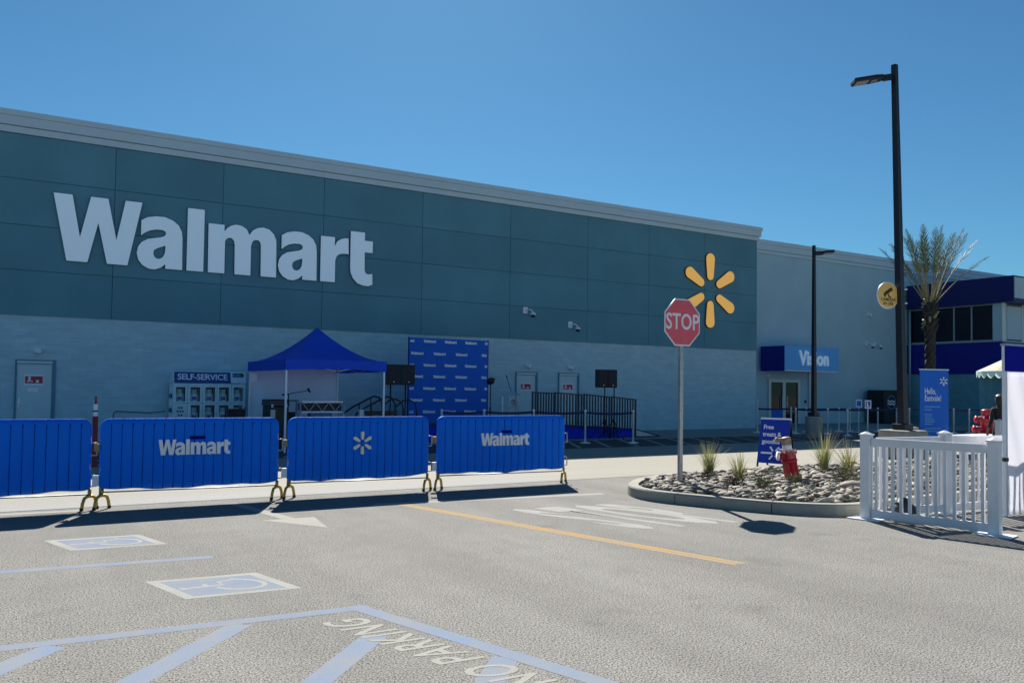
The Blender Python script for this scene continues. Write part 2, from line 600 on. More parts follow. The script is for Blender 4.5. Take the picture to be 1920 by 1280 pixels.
def text_mesh(s, size, offset=0.0, extrude=0.002, align='CENTER', spacing=1.0, line=1.0, shear=0.0, valign='CENTER'):
    cu = bpy.data.curves.new("tmp_text", 'FONT')
    cu.body = s
    cu.size = size
    cu.offset = offset
    cu.extrude = extrude
    cu.align_x = align
    cu.align_y = valign
    cu.space_character = spacing
    cu.space_line = line
    cu.shear = shear
    cu.resolution_u = 3
    return curve_to_mesh(cu)


def shape2d(loops, extrude=0.02, offset=0.0):
    cu = bpy.data.curves.new("tmp_shape", 'CURVE')
    cu.dimensions = '2D'
    cu.fill_mode = 'BOTH'
    cu.extrude = extrude
    cu.offset = offset
    for lp in loops:
        sp = cu.splines.new('POLY')
        sp.points.add(len(lp) - 1)
        for p, (x, y) in zip(sp.points, lp):
            p.co = (x, y, 0, 1)
        sp.use_cyclic_u = True
    return curve_to_mesh(cu)


def place(me, name, m, parent, o, r, u, sx=1.0, sy=1.0, copy=True):
    """lay a mesh made in the XY plane onto the plane through o with right vector r and up vector u"""
    if copy:
        me = me.copy()
    r, u = Vector(r), Vector(u)
    n = r.cross(u).normalized()
    mx = Matrix(((r.x * sx, u.x * sy, n.x, o[0]), (r.y * sx, u.y * sy, n.y, o[1]), (r.z * sx, u.z * sy, n.z, o[2]), (0, 0, 0, 1)))
    me.transform(mx)
    if mx.determinant() < 0:
        me.flip_normals()
    return link_mesh(name, me, m, parent)


def copy_tree(o, parent=None):
    c = o.copy()
    col.objects.link(c)
    c.parent = parent
    for ch in [x for x in bpy.data.objects if x.parent == o]:
        copy_tree(ch, c)
    return c


XR, ZU = (1, 0, 0), (0, 0, 1)

# the seven glyphs of the store's name (metres on the big wall sign, origin at the base of the W)
GL = [
    [[(-0.02, 1.66), (0.39, 1.66), (0.58, 0.62), (0.8, 1.66), (1.19, 1.66), (1.4, 0.63), (1.59, 1.66), (1.98, 1.66), (1.67, 0.02), (1.2, 0.02), (0.98, 1.03), (0.76, 0.02), (0.3, 0.02)]],
    None,
    [[(3.09, 1.66), (3.51, 1.66), (3.51, 0.01), (3.09, 0.01)]],
    [[(3.62, 1.32), (4.03, 1.32), (4.03, 1.13), (4.1, 1.24), (4.21, 1.32), (4.34, 1.36), (4.49, 1.34), (4.62, 1.26), (4.69, 1.11), (4.78, 1.25), (4.91, 1.33), (5.06, 1.36), (5.23, 1.32), (5.35, 1.21), (5.42, 1.05), (5.43, 0.91), (5.44, 0.01), (5.02, 0.01), (5.01, 0.86), (4.99, 0.94), (4.95, 0.99), (4.87, 1.0), (4.8, 0.97), (4.76, 0.9), (4.74, 0.81), (4.74, 0.01), (4.32, 0.01), (4.31, 0.82), (4.29, 0.91), (4.23, 0.98), (4.16, 0.99), (4.09, 0.95), (4.05, 0.88), (4.05, 0.79), (4.05, 0.01), (3.63, 0.01)]],
    None,
    [[(6.7, 1.31), (7.11, 1.31), (7.11, 1.05), (7.19, 1.2), (7.29, 1.27), (7.41, 1.31), (7.52, 1.31), (7.53, 0.86), (7.37, 0.86), (7.25, 0.83), (7.17, 0.76), (7.13, 0.64), (7.13, 0.01), (6.7, 0.01)]],
    [[(7.59, 1.54), (8.02, 1.54), (8.02, 1.3), (8.27, 1.3), (8.27, 0.96), (8.02, 0.96), (8.03, 0.43), (8.06, 0.35), (8.11, 0.32), (8.18, 0.32), (8.27, 0.34), (8.28, 0.02), (8.15, -0.03), (7.98, -0.02), (7.82, 0.03), (7.68, 0.17), (7.61, 0.32), (7.59, 0.47)]],
]
GA = [[(1.97, 1.21), (2.11, 1.3), (2.32, 1.35), (2.54, 1.35), (2.73, 1.28), (2.87, 1.17), (2.95, 1.01), (2.97, 0.82), (2.98, 0.01), (2.57, 0.01), (2.57, 0.13), (2.46, 0.03), (2.32, -0.03), (2.17, -0.02), (2.02, 0.06), (1.92, 0.19), (1.88, 0.36), (1.91, 0.53), (1.99, 0.65), (2.13, 0.74), (2.29, 0.78), (2.46, 0.82), (2.54, 0.86), (2.57, 0.92), (2.55, 0.98), (2.48, 1.01), (2.33, 1.01), (2.18, 0.97), (2.06, 0.9), (1.97, 0.82)],
      [(2.56, 0.61), (2.37, 0.53), (2.29, 0.47), (2.27, 0.39), (2.29, 0.31), (2.34, 0.26), (2.42, 0.25), (2.5, 0.3), (2.55, 0.4), (2.56, 0.5)]]
GL[1] = GA
GL[4] = [[(x + 3.61, z) for x, z in lp] for lp in GA]
WORD_W = 8.28


def word_mesh(first=0, last=7, extrude=0.02):
    loops = []
    for g in GL[first:last]:
        loops += g
    return shape2d(loops, extrude)


def petal(ang, r0=0.40, r1=1.43, w0=0.155, w1=0.215, n=8):
    """rounded club shape of the six-petalled emblem, outer end wider"""
    pts = []
    for i in range(n + 1):
        t = math.pi * i / n
        pts.append((r1 - w1 + w1 * math.sin(t), w1 * math.cos(t)))
    for i in range(n + 1):
        t = math.pi * i / n
        pts.append((r0 + w0 - w0 * math.sin(t), -w0 * math.cos(t)))
    c, s_ = math.cos(ang), math.sin(ang)
    return [(x * c - y * s_, x * s_ + y * c) for x, y in pts]


PETALS = [petal(math.pi / 2 + k * math.pi / 3) for k in range(6)]
WORD = word_mesh()
WORD_END = word_mesh(4, 7)
WORD_START = word_mesh(0, 3)
EMBLEM = shape2d(PETALS, 0.02)

# ------------------------------------------------------------------ ground, road, walkway, painted markings
g_ = MB().poly([(-200, -120, 0), (260, -120, 0), (260, 300, 0), (-200, 300, 0)]).build("ground", 'asphalt')
tag(g_, "grey asphalt parking lot with speckled surface", None, None, "structure")
rd = MB().poly([(-70, 12.3, 0.004), (110, 12.3, 0.004), (110, 21.35, 0.004), (-70, 21.35, 0.004)]).build("road", 'road')
tag(rd, "pale concrete drive lane in front of the store", None, None, "structure")
wk = MB().poly([(-70, 21.6, 0.008), (110, 21.6, 0.008), (110, 30, 0.008), (-70, 30, 0.008)]).build("pavement", 'walk')
tag(wk, "concrete walkway along the store front", None, None, "structure")
kb = MB().box(-70, 110, 21.3, 21.62, -0.05, 0.02).build("flush_kerb", 'kerbtan')
tag(kb, "tan flush kerb band at the edge of the walkway", None, None, "structure")


def strip(name, p, q, w, m, z=0.0008, parent=g_, label=None, w2=None):
    p, q = Vector((p[0], p[1], z)), Vector((q[0], q[1], z))
    d = (q - p).normalized()
    s = Vector((-d.y, d.x, 0))
    w2 = w2 or w
    o = MB().poly([p - s * w / 2, q - s * w2 / 2, q + s * w2 / 2, p + s * w / 2]).build(name, m, parent)
    if label:
        o["label"] = label
    return o


def ground_poly(name, pts, m, z=0.0008, parent=g_, label=None):
    o = MB().poly([(x, y, z) for x, y in pts]).build(name, m, parent)
    if label:
        o["label"] = label
    return o


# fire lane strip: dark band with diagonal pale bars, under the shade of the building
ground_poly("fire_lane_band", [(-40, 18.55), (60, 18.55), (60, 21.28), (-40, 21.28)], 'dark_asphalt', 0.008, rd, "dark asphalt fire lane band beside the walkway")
for i in range(46):
    x = -9 + i * 1.02
    ground_poly("hatch_bar", [(x, 18.62), (x + 0.13, 18.62), (x + 1.55, 21.25), (x + 1.42, 21.25)], 'fade_white', 0.012, rd)
# stall paint
strip("stall_line", (-6, 9.07), (1.72, 8.30), 0.135, 'lblue_paint', label="pale blue stall line between the two accessible symbols")
strip("aisle_line", (-8, 6.6), (2.36, 5.91), 0.13, 'lblue_paint', label="blue line across the top of the hatched aisle")
strip("aisle_line", (2.26, 5.98), (3.9, 0.4), 0.135, 'blue_paint', z=0.0012, label="long blue line edging the hatched aisle on the right")
for k, (px_, py_) in enumerate(((0.30, 5.96), (1.42, 5.90), (2.13, 5.22), (2.66, 4.42), (3.0, 3.35))):
    strip("hatch_line", (px_, py_), (px_ - 2.2, py_ - 2.39), 0.17, 'blue_paint', z=0.0004 + 0.00005 * k, label=None)
strip("lane_line", (4.72, 10.75), (5.97, 5.70), 0.078, 'yellow_paint', label="left half of the yellow lane line")
strip("lane_line", (4.81, 10.75), (6.065, 5.70), 0.078, 'yellow_paint', label="right half of the yellow lane line")
strip("edge_line", (-3, 12.22), (0.84, 12.05), 0.13, 'white_paint', label="short white edge line under the left barriers")
strip("edge_line", (4.4, 10.93), (8.06, 10.50), 0.16, 'white_paint', label="white stop bar in front of the barriers")
# direction arrow
dA = Vector((0.20, -0.98, 0)).normalized()
ground_poly("arrow_shaft", [(2.93, 10.24), (3.09, 10.23), (2.78, 11.9), (2.62, 11.9)], 'white_paint', 0.0008)
ground_poly("arrow_head", [(3.222, 9.40), (3.33, 10.215), (2.69, 10.245)], 'white_paint', 0.0012)
# STOP word, upright for drivers leaving the lot
for ch, bx_, tx_ in (("S", (6.62, 7.56), (5.98, 9.53)), ("T", (7.08, 7.50), (6.46, 9.50)), ("O", (7.60, 7.47), (6.96, 9.46)), ("P", (7.98, 7.42), (7.36, 9.42))):
    tm = text_mesh(ch, 1.0, 0.035, 0.0)
    up = Vector((tx_[0] - bx_[0], tx_[1] - bx_[1], 0)) / 0.73
    mid = ((bx_[0] + tx_[0]) / 2, (bx_[1] + tx_[1]) / 2, 0.0008)
    place(tm, "painted_letter", 'fade_white', g_, mid, (0.62, -0.03, 0), up, copy=False)
# NO PARKING word beside the hatched aisle
tm = text_mesh("NO PARKING", 0.30, 0.004, 0.0, spacing=1.08)
xs = [v.co.x for v in tm.vertices]
wid = max(xs) - min(xs)
bs, be = Vector((2.74, 3.93, 0)), Vector((2.235, 5.66, 0))
rdir = (be - bs)
place(tm, "painted_word", 'white_paint', g_, ((bs.x + be.x) / 2 - 0.165, (bs.y + be.y) / 2 + 0.0, 0.0017), rdir / wid, Vector((-0.32, 0.01, 0)) / 0.22, copy=False)["label"] = "white words painted along the hatched aisle"


def accessible(c, label):
    """blue square, white border, wheelchair figure whose head points to the left of the picture"""
    c = [Vector((x, y, 0)) for x, y in c]
    o = thing_part = ground_poly("accessible_square", [(p.x, p.y) for p in c], 'fade_white', 0.0008, g_, label)
    ctr = sum(c, Vector()) / 4
    inner = [ctr + (p - ctr) * 0.80 for p in c]
    MB().poly([(p.x, p.y, 0.0012) for p in inner]).build("blue_field", 'lblue_paint', o)
    rt = (c[2] - c[1] + c[3] - c[0]) / 2     # towards the viewer
    up = ((c[0] - c[1]) + (c[3] - c[2])) / 2   # towards the left

    def Q(a, b):
        p = ctr + rt * a + up * b
        return (p.x, p.y, 0.0015)

    lvl = [0.0]

    def stroke(pts, w=0.042):
        mb = MB()
        pv = [Vector(Q(*p)) for p in pts]
        n = len(pv)
        lo, hi = [], []
        for k in range(n):
            d = (pv[min(k + 1, n - 1)] - pv[max(k - 1, 0)]).normalized()
            s = Vector((-d.y, d.x, 0)) * w / 2
            lo.append(pv[k] - s)
            hi.append(pv[k] + s)
        lvl[0] += 0.0001
        up_ = Vector((0, 0, lvl[0]))
        mb.add([p + up_ for p in lo + hi], [(k, k + 1, n + k + 1, n + k) for k in range(n - 1)])
        return mb
    mb = stroke([(0.02, 0.30), (0.0, 0.0), (-0.16, -0.02), (-0.24, -0.20), (-0.30, -0.18)])
    hd = stroke([(0.01, 0.14), (-0.11, 0.13)])
    mb.add(hd.v, hd.f)
    arc = stroke([(0.03 + 0.26 * math.cos(t), -0.12 + 0.22 * math.sin(t)) for t in [RAD(75 - k * 18) for k in range(14)]])
    mb.add(arc.v, arc.f)
    mb.poly([Q(0.03 + 0.05 * math.cos(t), 0.345 + 0.045 * math.sin(t)) for t in [k * math.pi / 5 for k in range(10)]])
    mb.build("wheelchair_figure", 'fade_white', o, recalc=False)


accessible([(0.369, 9.938), (1.276, 9.872), (1.457, 9.17), (0.573, 9.239)], "accessible parking symbol nearer the barriers")
accessible([(1.018, 7.528), (1.913, 7.445), (2.098, 6.708), (1.214, 6.777)], "accessible parking symbol nearer the hatched aisle")

# ------------------------------------------------------------------ store building
FY = 25.7
st = thing("store_building", "long flat-roofed store with dark slate upper panels over grey block wall", "store", (12, FY, 0))
MB().box(-30, 28.1, FY, FY + 0.4, 0, 3.40).build("block_wall", 'block', st)
MB().box(-30, 28.1, FY - 0.01, FY + 0.4, 3.40, 8.24).build("upper_wall", 'joint', st)
JX = [-30, -27, -24, -21, -18, -15, -12.1, -9.2, -6.3, -3.4, -0.52, 2.43, 5.36, 8.46, 11.92, 15.41, 18.87, 21.92, 24.96, 28.1]
JZ = [3.40, 4.60, 5.81, 7.035, 8.23]
for i in range(len(JX) - 1):
    for j in range(4):
        gap = 0.0075
        MB().box(JX[i] + gap, JX[i + 1] - gap, FY - 0.045, FY - 0.012, JZ[j] + (gap if j else 0), JZ[j + 1] - gap).build("panel", 'panel', st)
MB().box(-30.1, 28.18, FY - 0.10, FY + 0.5, 8.24, 8.41).build("cornice", 'cornice', st)
MB().box(-30.1, 28.24, FY - 0.17, FY + 0.5, 8.425, 8.67).build("cornice", 'cornice', st)
MB().box(-30.1, 28.28, FY - 0.21, FY + 0.5, 8.672, 8.82).build("cornice", 'cornice', st)
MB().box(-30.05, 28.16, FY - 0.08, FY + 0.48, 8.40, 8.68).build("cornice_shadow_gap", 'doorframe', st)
MB().box(27.7, 28.09, FY + 0.41, 60, 0, 8.5).build("side_wall", 'stucco', st)
MB().box(-30, 28.0, FY + 0.45, 60, 8.1, 8.3).build("roof", 'cornice', st)
RY = 28.4
MB().box(28.1, 95, RY, RY + 0.4, 0, 8.36).build("stucco_wall", 'stucco', st)
MB().box(28.1, 95, RY - 0.08, RY + 0.4, 8.362, 8.52).build("cornice", 'cornice', st)
MB().box(28.1, 95, RY - 0.12, RY + 0.45, 8.535, 8.82).build("cornice", 'cornice', st)
MB().box(28.1, 95, RY - 0.17, RY + 0.45, 8.822, 9.02).build("cornice", 'cornice', st)
MB().box(28.1, 95, RY + 0.41, 60, 8.3, 8.5).build("roof", 'cornice', st)
# service doors with frame, handle and red notice
for k, (x0, x1) in enumerate(((0.16, 1.08), (15.71, 16.63), (17.58, 18.51))):
    lab = ("grey steel service door at the far left of the block wall", "grey service door behind the lectern, left of two", "grey service door behind the ramp railing, right of two")[k]
    d = MB().box(x0 + 0.05, x1 - 0.06, FY - 0.012, FY + 0.06, 0.02, 2.10).build("service_door", 'door', st)
    d["label"] = lab
    MB().box(x0, x0 + 0.045, FY - 0.04, FY + 0.02, 0, 2.22).box(x1 - 0.05, x1 + 0.03, FY - 0.04, FY + 0.02, 0, 2.22).box(x0 + 0.045, x1 - 0.05, FY - 0.04, FY + 0.02, 2.105, 2.12).box(x0 + 0.045, x1 - 0.05, FY - 0.04, FY + 0.02, 2.19, 2.22).build("door_frame", 'doorframe', d)
    MB().box(x0 + 0.045, x1 - 0.05, FY - 0.05, FY + 0.02, 2.122, 2.188).build("door_header", 'door', d)
    hx = x0 + 0.11
    MB().box(hx - 0.03, hx + 0.03, FY - 0.035, FY, 0.95, 1.20).cyl((hx, FY - 0.06, 1.03), (hx + 0.13, FY - 0.06, 1.03), 0.015).cyl((hx, FY - 0.07, 1.03), (hx, FY, 1.03), 0.02).build("handle", 'white_metal', d)
    sx0, sz0, sw, sh = x0 + 0.22, 1.53, 0.45, 0.30
    s_ = MB().box(sx0, sx0 + sw, FY - 0.020, FY - 0.013, sz0, sz0 + sh).build("notice", 'stop_white', d)
    pl = MB().box(sx0 + 0.02, sx0 + sw - 0.02, FY - 0.024, FY - 0.0205, sz0 + 0.06, sz0 + sh - 0.05).build("notice_field", 'red', d)
    fig = MB().box(sx0 + 0.09, sx0 + 0.15, FY - 0.028, FY - 0.0245, sz0 + 0.12, sz0 + 0.24).box(sx0 + 0.06, sx0 + 0.2, FY - 0.028, FY - 0.0245, sz0 + 0.10, sz0 + 0.13).box(sx0 + 0.27, sx0 + 0.34, FY - 0.028, FY - 0.0245, sz0 + 0.08, sz0 + 0.15)
    fig.build("notice_pictogram", 'stop_white', d)
    if k == 0:
        MB().box(sx0 + 0.08, sx0 + 0.33, FY - 0.020, FY - 0.013, sz0 - 0.16, sz0 - 0.06).build("small_notice", 'white_metal', d)
# glazed vision-centre door
d = MB().box(31.95, 34.05, RY - 0.03, RY + 0.05, 0.05, 2.12).build("glass_door", 'glass', st)
d["label"] = "double glass door under the blue entrance box"
fr = MB()
for a, b in ((31.86, 32.02), (32.86, 33.06), (33.98, 34.14)):
    fr.box(a, b, RY - 0.09, RY + 0.02, 0.02, 2.22)
fr.box(32.02, 32.86, RY - 0.088, RY + 0.02, 2.08, 2.22).box(33.06, 33.98, RY - 0.088, RY + 0.02, 2.08, 2.22)
fr.build("door_frame", 'white_alu', d)
MB().box(32.02, 32.86, RY - 0.045, RY - 0.031, 0.06, 0.75).build("door_poster", 'banner_blue', d)
MB().cyl((32.80, RY - 0.12, 0.8), (32.80, RY - 0.12, 1.4), 0.02).cyl((33.14, RY - 0.12, 0.8), (33.14, RY - 0.12, 1.4), 0.02).build("handle", 'silver', d)
MB().box(34.80, 34.98, RY - 0.10, RY, 0, 2.6).build("downpipe", 'white_alu', st)
MB().box(34.55, 34.65, RY - 0.05, RY, 1.05, 1.2).build("card_reader", 'black', st)

# wall word
sg = thing("wall_sign", "huge pale block letters mounted high on the dark slate panels", "sign", (0.94, FY - 0.15, 4.93))
K = 1.107
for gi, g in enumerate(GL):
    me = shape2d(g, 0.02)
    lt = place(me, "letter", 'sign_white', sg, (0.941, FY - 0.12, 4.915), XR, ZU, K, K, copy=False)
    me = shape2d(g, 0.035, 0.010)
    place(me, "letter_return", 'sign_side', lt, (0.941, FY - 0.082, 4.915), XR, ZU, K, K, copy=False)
# wall emblem
em = thing("wall_emblem", "large amber six-petalled emblem high on the dark panels above the stop sign", "sign", (25.22, FY - 0.15, 5.84))
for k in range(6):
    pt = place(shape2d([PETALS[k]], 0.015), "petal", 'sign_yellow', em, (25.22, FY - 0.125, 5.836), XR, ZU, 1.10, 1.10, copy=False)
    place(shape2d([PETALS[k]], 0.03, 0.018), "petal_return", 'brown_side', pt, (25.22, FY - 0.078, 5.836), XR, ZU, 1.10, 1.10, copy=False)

# blue entrance box with raised word
eb = thing("entrance_box", "projecting blue entrance box with white raised lettering over glass door", "sign", (33, 27.6, 2.6))
MB().box(31.21, 35.10, 26.8, RY - 0.18, 2.60, 3.78).build("box_body", 'store_blue', eb)
MB().box(31.19, 31.208, 26.79, RY - 0.18, 2.595, 3.785).build("side_panel", 'navy', eb)
MB().box(31.21, 35.10, 26.78, 26.798, 2.585, 2.64).build("bottom_trim", 'white_alu', eb)
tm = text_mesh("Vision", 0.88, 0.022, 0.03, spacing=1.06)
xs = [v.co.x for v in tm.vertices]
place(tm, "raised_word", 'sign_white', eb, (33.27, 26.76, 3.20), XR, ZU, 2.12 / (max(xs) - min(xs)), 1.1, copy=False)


# wall lamps and cameras
def wall_lamp(x, y, z, label, s=1.0):
    t = thing("wall_lamp", label, "wall light", (x, y, z), 0, "small lamps on the store wall")
    MB().cyl((x, y - 0.001, z), (x, y - 0.05, z), 0.09 * s, n=14).build("back_plate", 'white_metal', t, True)
    MB().lathe([(0.001, -0.02), (0.08 * s, 0.0), (0.09 * s, 0.06), (0.05 * s, 0.13), (0.001, 0.14)], 14, (x + 0.03, y - 0.05, z - 0.03), (0.35, -0.7, 0.3)).build("hood", 'white_metal', t, True)


wall_lamp(0.64, FY, 2.47, "small round wall lamp above the far left service door")
wall_lamp(16.2, FY, 2.44, "small round wall lamp above the service door behind the lectern")
wall_lamp(18.08, FY, 2.42, "small round wall lamp above the service door behind the ramp railing")
wall_lamp(31.7, RY, 2.42, "small wall lamp under the left end of the blue entrance box", 0.9)
wall_lamp(39.67, RY, 5.82, "half-round wall lamp high on the stucco wall beside the amber camera sign", 1.5)


def wall_camera(x, y, z, label, dome=True):
    t = thing("wall_camera", label, "camera", (x, y, z), 0, "security cameras on the store wall")
    MB().box(x - 0.13, x + 0.06, y - 0.09, y - 0.046 if y < 26 else y, z - 0.02, z + 0.22).build("mount", 'white_metal', t, bevel=0.01)
    MB().tube([(x - 0.02, y - 0.08, z + 0.1), (x + 0.05, y - 0.25, z + 0.12), (x + 0.12, y - 0.33, z + 0.05), (x + 0.13, y - 0.34, z - 0.03)], 0.028).build("arm", 'white_metal', t, True)
    MB().lathe([(0.03, 0.10), (0.10, 0.06), (0.105, 0.0), (0.001, -0.001)], 14, (x + 0.13, y - 0.34, z - 0.08)).build("hood", 'white_metal', t, True)
    MB().lathe([(0.09, 0.0), (0.07, -0.06), (0.001, -0.095)], 12, (x + 0.13, y - 0.34, z - 0.081)).build("lens_dome", 'black', t, True)


wall_camera(16.1, FY, 4.36, "white dome camera on the dark panels, the higher of two")
wall_camera(18.1, FY, 3.93, "white dome camera on the dark panels, the lower right of two")
wall_camera(39.45, RY, 4.16, "white camera on the stucco wall, left of a close pair")
wall_camera(40.15, RY, 4.14, "white camera on the stucco wall, right of a close pair")

# ------------------------------------------------------------------ entrance vestibule (right)
VX = 43.08
ve = thing("entrance_vestibule", "projecting entrance hall with navy bands and dark strip windows at the right edge", "building", (VX + 6, 25, 0))
MB().box(VX - 0.25, VX + 26, 22.46, RY - 0.18, 6.27, 7.58).build("fascia", 'navy_dark', ve)
MB().box(VX - 0.2, VX + 26, 22.43, 22.458, 6.45, 7.5).build("fascia_front", 'stucco', ve)
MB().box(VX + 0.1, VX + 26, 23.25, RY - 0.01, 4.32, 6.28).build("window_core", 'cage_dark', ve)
MB().box(VX + 0.0, VX + 26, 23.17, RY - 0.005, 2.66, 4.30).build("blue_band", 'navy', ve)
MB().box(VX - 0.02, VX + 26, 23.15, RY - 0.004, 4.302, 4.36).build("band_coping", 'mullion', ve)
MB().box(VX + 0.03, VX + 26, 24.35, RY - 0.003, 0, 2.655).build("stone_base", 'teal_stone', ve)
MB().box(VX + 3, VX + 26, 23.4, 24.34, 0, 2.654).build("dark_doorway", 'black', ve)
wy = [28.26, 26.60, 25.76, 24.40, 23.62]
wy = [28.26, 26.95, 25.70, 24.75, 23.62]
for a, b in zip(wy[:-1], wy[1:]):
    pn = MB().box(VX + 0.04, VX + 0.085, b + 0.05, a - 0.05, 4.42, 6.20).build("window_pane", 'glass', ve)
    MB().box(VX + 0.0, VX + 0.09, a - 0.05, a + 0.02, 4.362, 6.262).build("mullion", 'mullion', pn)
MB().box(VX + 0.01, VX + 0.088, 23.67, 28.20, 4.362, 4.418).build("window_sill", 'mullion', ve)
MB().box(VX + 0.01, VX + 0.088, 23.67, 28.20, 6.202, 6.262).build("window_head", 'mullion', ve)
MB().box(VX + 0.0, VX + 0.5, 23.2, 23.64, 4.362, 6.262).build("corner_post", 'stucco', ve)
MB().box(VX - 0.02, VX + 0.25, 23.14, 23.199, 4.362, 6.30).build("front_mullion", 'white_alu', ve)
for k in range(4):
    x0 = VX + 0.55 + k * 1.5
    pn = MB().box(x0, x0 + 1.36, 23.2, 23.245, 4.45, 6.15).build("front_pane", 'stucco' if k == 0 else 'glass', ve)
    MB().box(x0 + 1.362, x0 + 1.498, 23.16, 23.24, 4.362, 6.262).build("front_mullion", 'white_alu', pn)
MB().cyl((VX - 0.1, 28.15, 0), (VX - 0.1, 28.15, 7.2), 0.06).build("downpipe", 'mullion', ve, True)

# ------------------------------------------------------------------ crowd barriers
def barrier(x0, x1, label, logo=None):
    Y = 12.05
    t = thing("crowd_barrier", label, "barrier", ((x0 + x1) / 2, Y, 0), 0, "blue covered barriers in a row")
    L = x1 - x0
    R = 0.13
    zb, zt = 0.255, 1.175
    nb = 18
    per = 10
    nx = nb * per
    nz = 14
    rnd = random.Random(int(x0 * 10))
    ph = [rnd.uniform(-1, 1) for _ in range(nb + 1)]

    def half(x):
        dxx = min(x - x0, x1 - x)
        return 0.0 if dxx >= R else R - math.sqrt(max(0, R * R - (R - dxx) ** 2))
    mb = MB()
    rows = []
    for side in (-1, 1):
        g = []
        for j in range(nz + 1):
            for i in range(nx + 1):
                x = x0 + L * i / nx
                e = half(x)
                lo = zb + e * 0.35 + 0.010 * math.sin(x * 5.1 + x0) + 0.006 * math.sin(x * 13.7) - 0.020 * math.sin(math.pi * (x - x0) / L)
                hi = zt - e
                v = j / nz
                z = lo + (hi - lo) * v
                u = (i % per) / per
                dgr = min(u, 1 - u) * per          # distance in cells from the seam
                seam = max(0.0, 1 - dgr / 1.01)
                edge = min(1.0, min(x - x0, x1 - x) / 0.05, (z - zb + 0.02) / 0.03, (zt + 0.001 - z) / 0.025)
                edge = math.sqrt(max(edge, 0.0))
                puff = 0.006 * math.sin(math.pi * u) + 0.004 * math.sin(7 * z + 3 * ph[min(i // per, nb)] + x * 2)
                wr = 0.013 * max(0, 1 - min(x - x0, x1 - x) / 0.34) * math.sin(24 * (z + (x - x0) * 0.9) + 2.2 * math.sin(9 * z))
                fade = min(1.0, max(0.0, (zt - 0.05 - z) / 0.05))
                th = (0.030 + (puff + wr - 0.012 * seam) * fade) * edge + 0.002
                g.append((x, Y + side * th, z))
        rows.append(g)
    w = nx + 1
    for k, g in enumerate(rows):
        fs = []
        for j in range(nz):
            for i in range(nx):
                a = j * w + i
                q = (a, a + 1, a + w + 1, a + w)
                fs.append(q if k == 0 else q[::-1])
        mb.add(g, fs)
    n0 = len(rows[0])
    rim = [i for i in range(w)] + [j * w + nx for j in range(1, nz + 1)] + [nz * w + i for i in range(nx - 1, -1, -1)] + [j * w for j in range(nz - 1, 0, -1)]
    for a, b in zip(rim, rim[1:] + rim[:1]):
        mb.f.append((b, a, n0 + a, n0 + b))
    cv = mb.build("cover", 'barrier_blue', t, smooth=True)
    for q in range(1, nb):
        ii = q * per
        ln = [rows[0][j * w + ii] for j in range(nz)]
        sm_ = MB()
        vs, fs = [], []
        for (xx, yy, zz_) in ln:
            vs += [(xx - 0.0085, yy - 0.003, zz_), (xx + 0.0085, yy - 0.003, zz_)]
        vs = [(a_ + 0.003 * math.sin(c_ * 9 + q), b_, c_) for a_, b_, c_ in vs]
        sm_.add(vs, [(2 * k_, 2 * k_ + 1, 2 * k_ + 3, 2 * k_ + 2) for k_ in range(len(ln) - 1)])
        sm_.build("seam", 'seam', cv, recalc=False)
    # steel frame hidden inside the cover, showing at the ends and below
    fr = MB()
    fr.tube([(x0 + 0.02, Y, 0.16), (x0 + 0.02, Y, 0.95)], 0.016).tube([(x1 - 0.02, Y, 0.16), (x1 - 0.02, Y, 0.95)], 0.016)
    fr.tube([(x0 + 0.02, Y, 0.22), (x1 - 0.02, Y, 0.20)], 0.010)
    fr.build("frame", 'galv', t, True)
    for e, sgn in ((x0 + 0.045, 1), (x1 - 0.01, -1)):
        ft = MB()
        pts = [(e + s * 0.095, Y + s * 0.07, z) for s, z in ((-1, 0.01), (-0.88, 0.09), (-0.66, 0.155), (-0.3, 0.175), (0, 0.18), (0.3, 0.175), (0.66, 0.155), (0.88, 0.09), (1, 0.01))]
        ft.tube(pts, 0.021, 8)
        ft.cyl((e, Y, 0.16), (e, Y, 0.27), 0.02)
        f_ = ft.build("foot", 'brass', t, True)
        for pe in (pts[0], pts[-1]):
            MB().cyl((pe[0], pe[1], 0.005), (pe[0], pe[1], 0.035), 0.024).build("rubber_tip", 'black', f_, True)
    ex = x1 + 0.012
    MB().tube([(ex - 0.03, Y, 0.86), (ex + 0.045, Y, 0.86), (ex + 0.045, Y, 0.70), (ex - 0.03, Y, 0.70)], 0.010).build("hook", 'galv', t, True)
    MB().tube([(ex - 0.03, Y, 0.44), (ex + 0.045, Y, 0.44), (ex + 0.045, Y, 0.30), (ex - 0.03, Y, 0.30)], 0.010).build("hook", 'galv', t, True)
    MB().box(x0 - 0.075, x0 + 0.0, Y - 0.022, Y + 0.022, 0.30, 0.44).build("clamp", 'white_metal', t, bevel=0.004)
    MB().box(x0 - 0.065, x0 + 0.0, Y - 0.020, Y + 0.020, 0.75, 0.85).build("clamp", 'tan', t, bevel=0.004)
    xc = (x0 + x1) / 2
    if logo == 'word':
        s_ = 0.93 / WORD_W
        wm = shape2d([[(px_, pz_) for px_, pz_ in lp] for g in GL for lp in g], 0.02)
        place(wm, "printed_word", 'white_text', t, (xc - 0.46, Y - 0.0505, 0.68), XR, (-0.0, 0, 1), s_, s_ * 1.12, copy=False)
        MB().box(xc - 0.06, xc + 0.14, Y - 0.046, Y - 0.040, 0.885, 0.93).build("dark_patch", 'seam', t)
    if logo == 'emblem':
        place(EMBLEM, "printed_emblem", 'cream_print', t, (xc, Y - 0.0505, 0.78), XR, ZU, 0.112, 0.122)
    return t


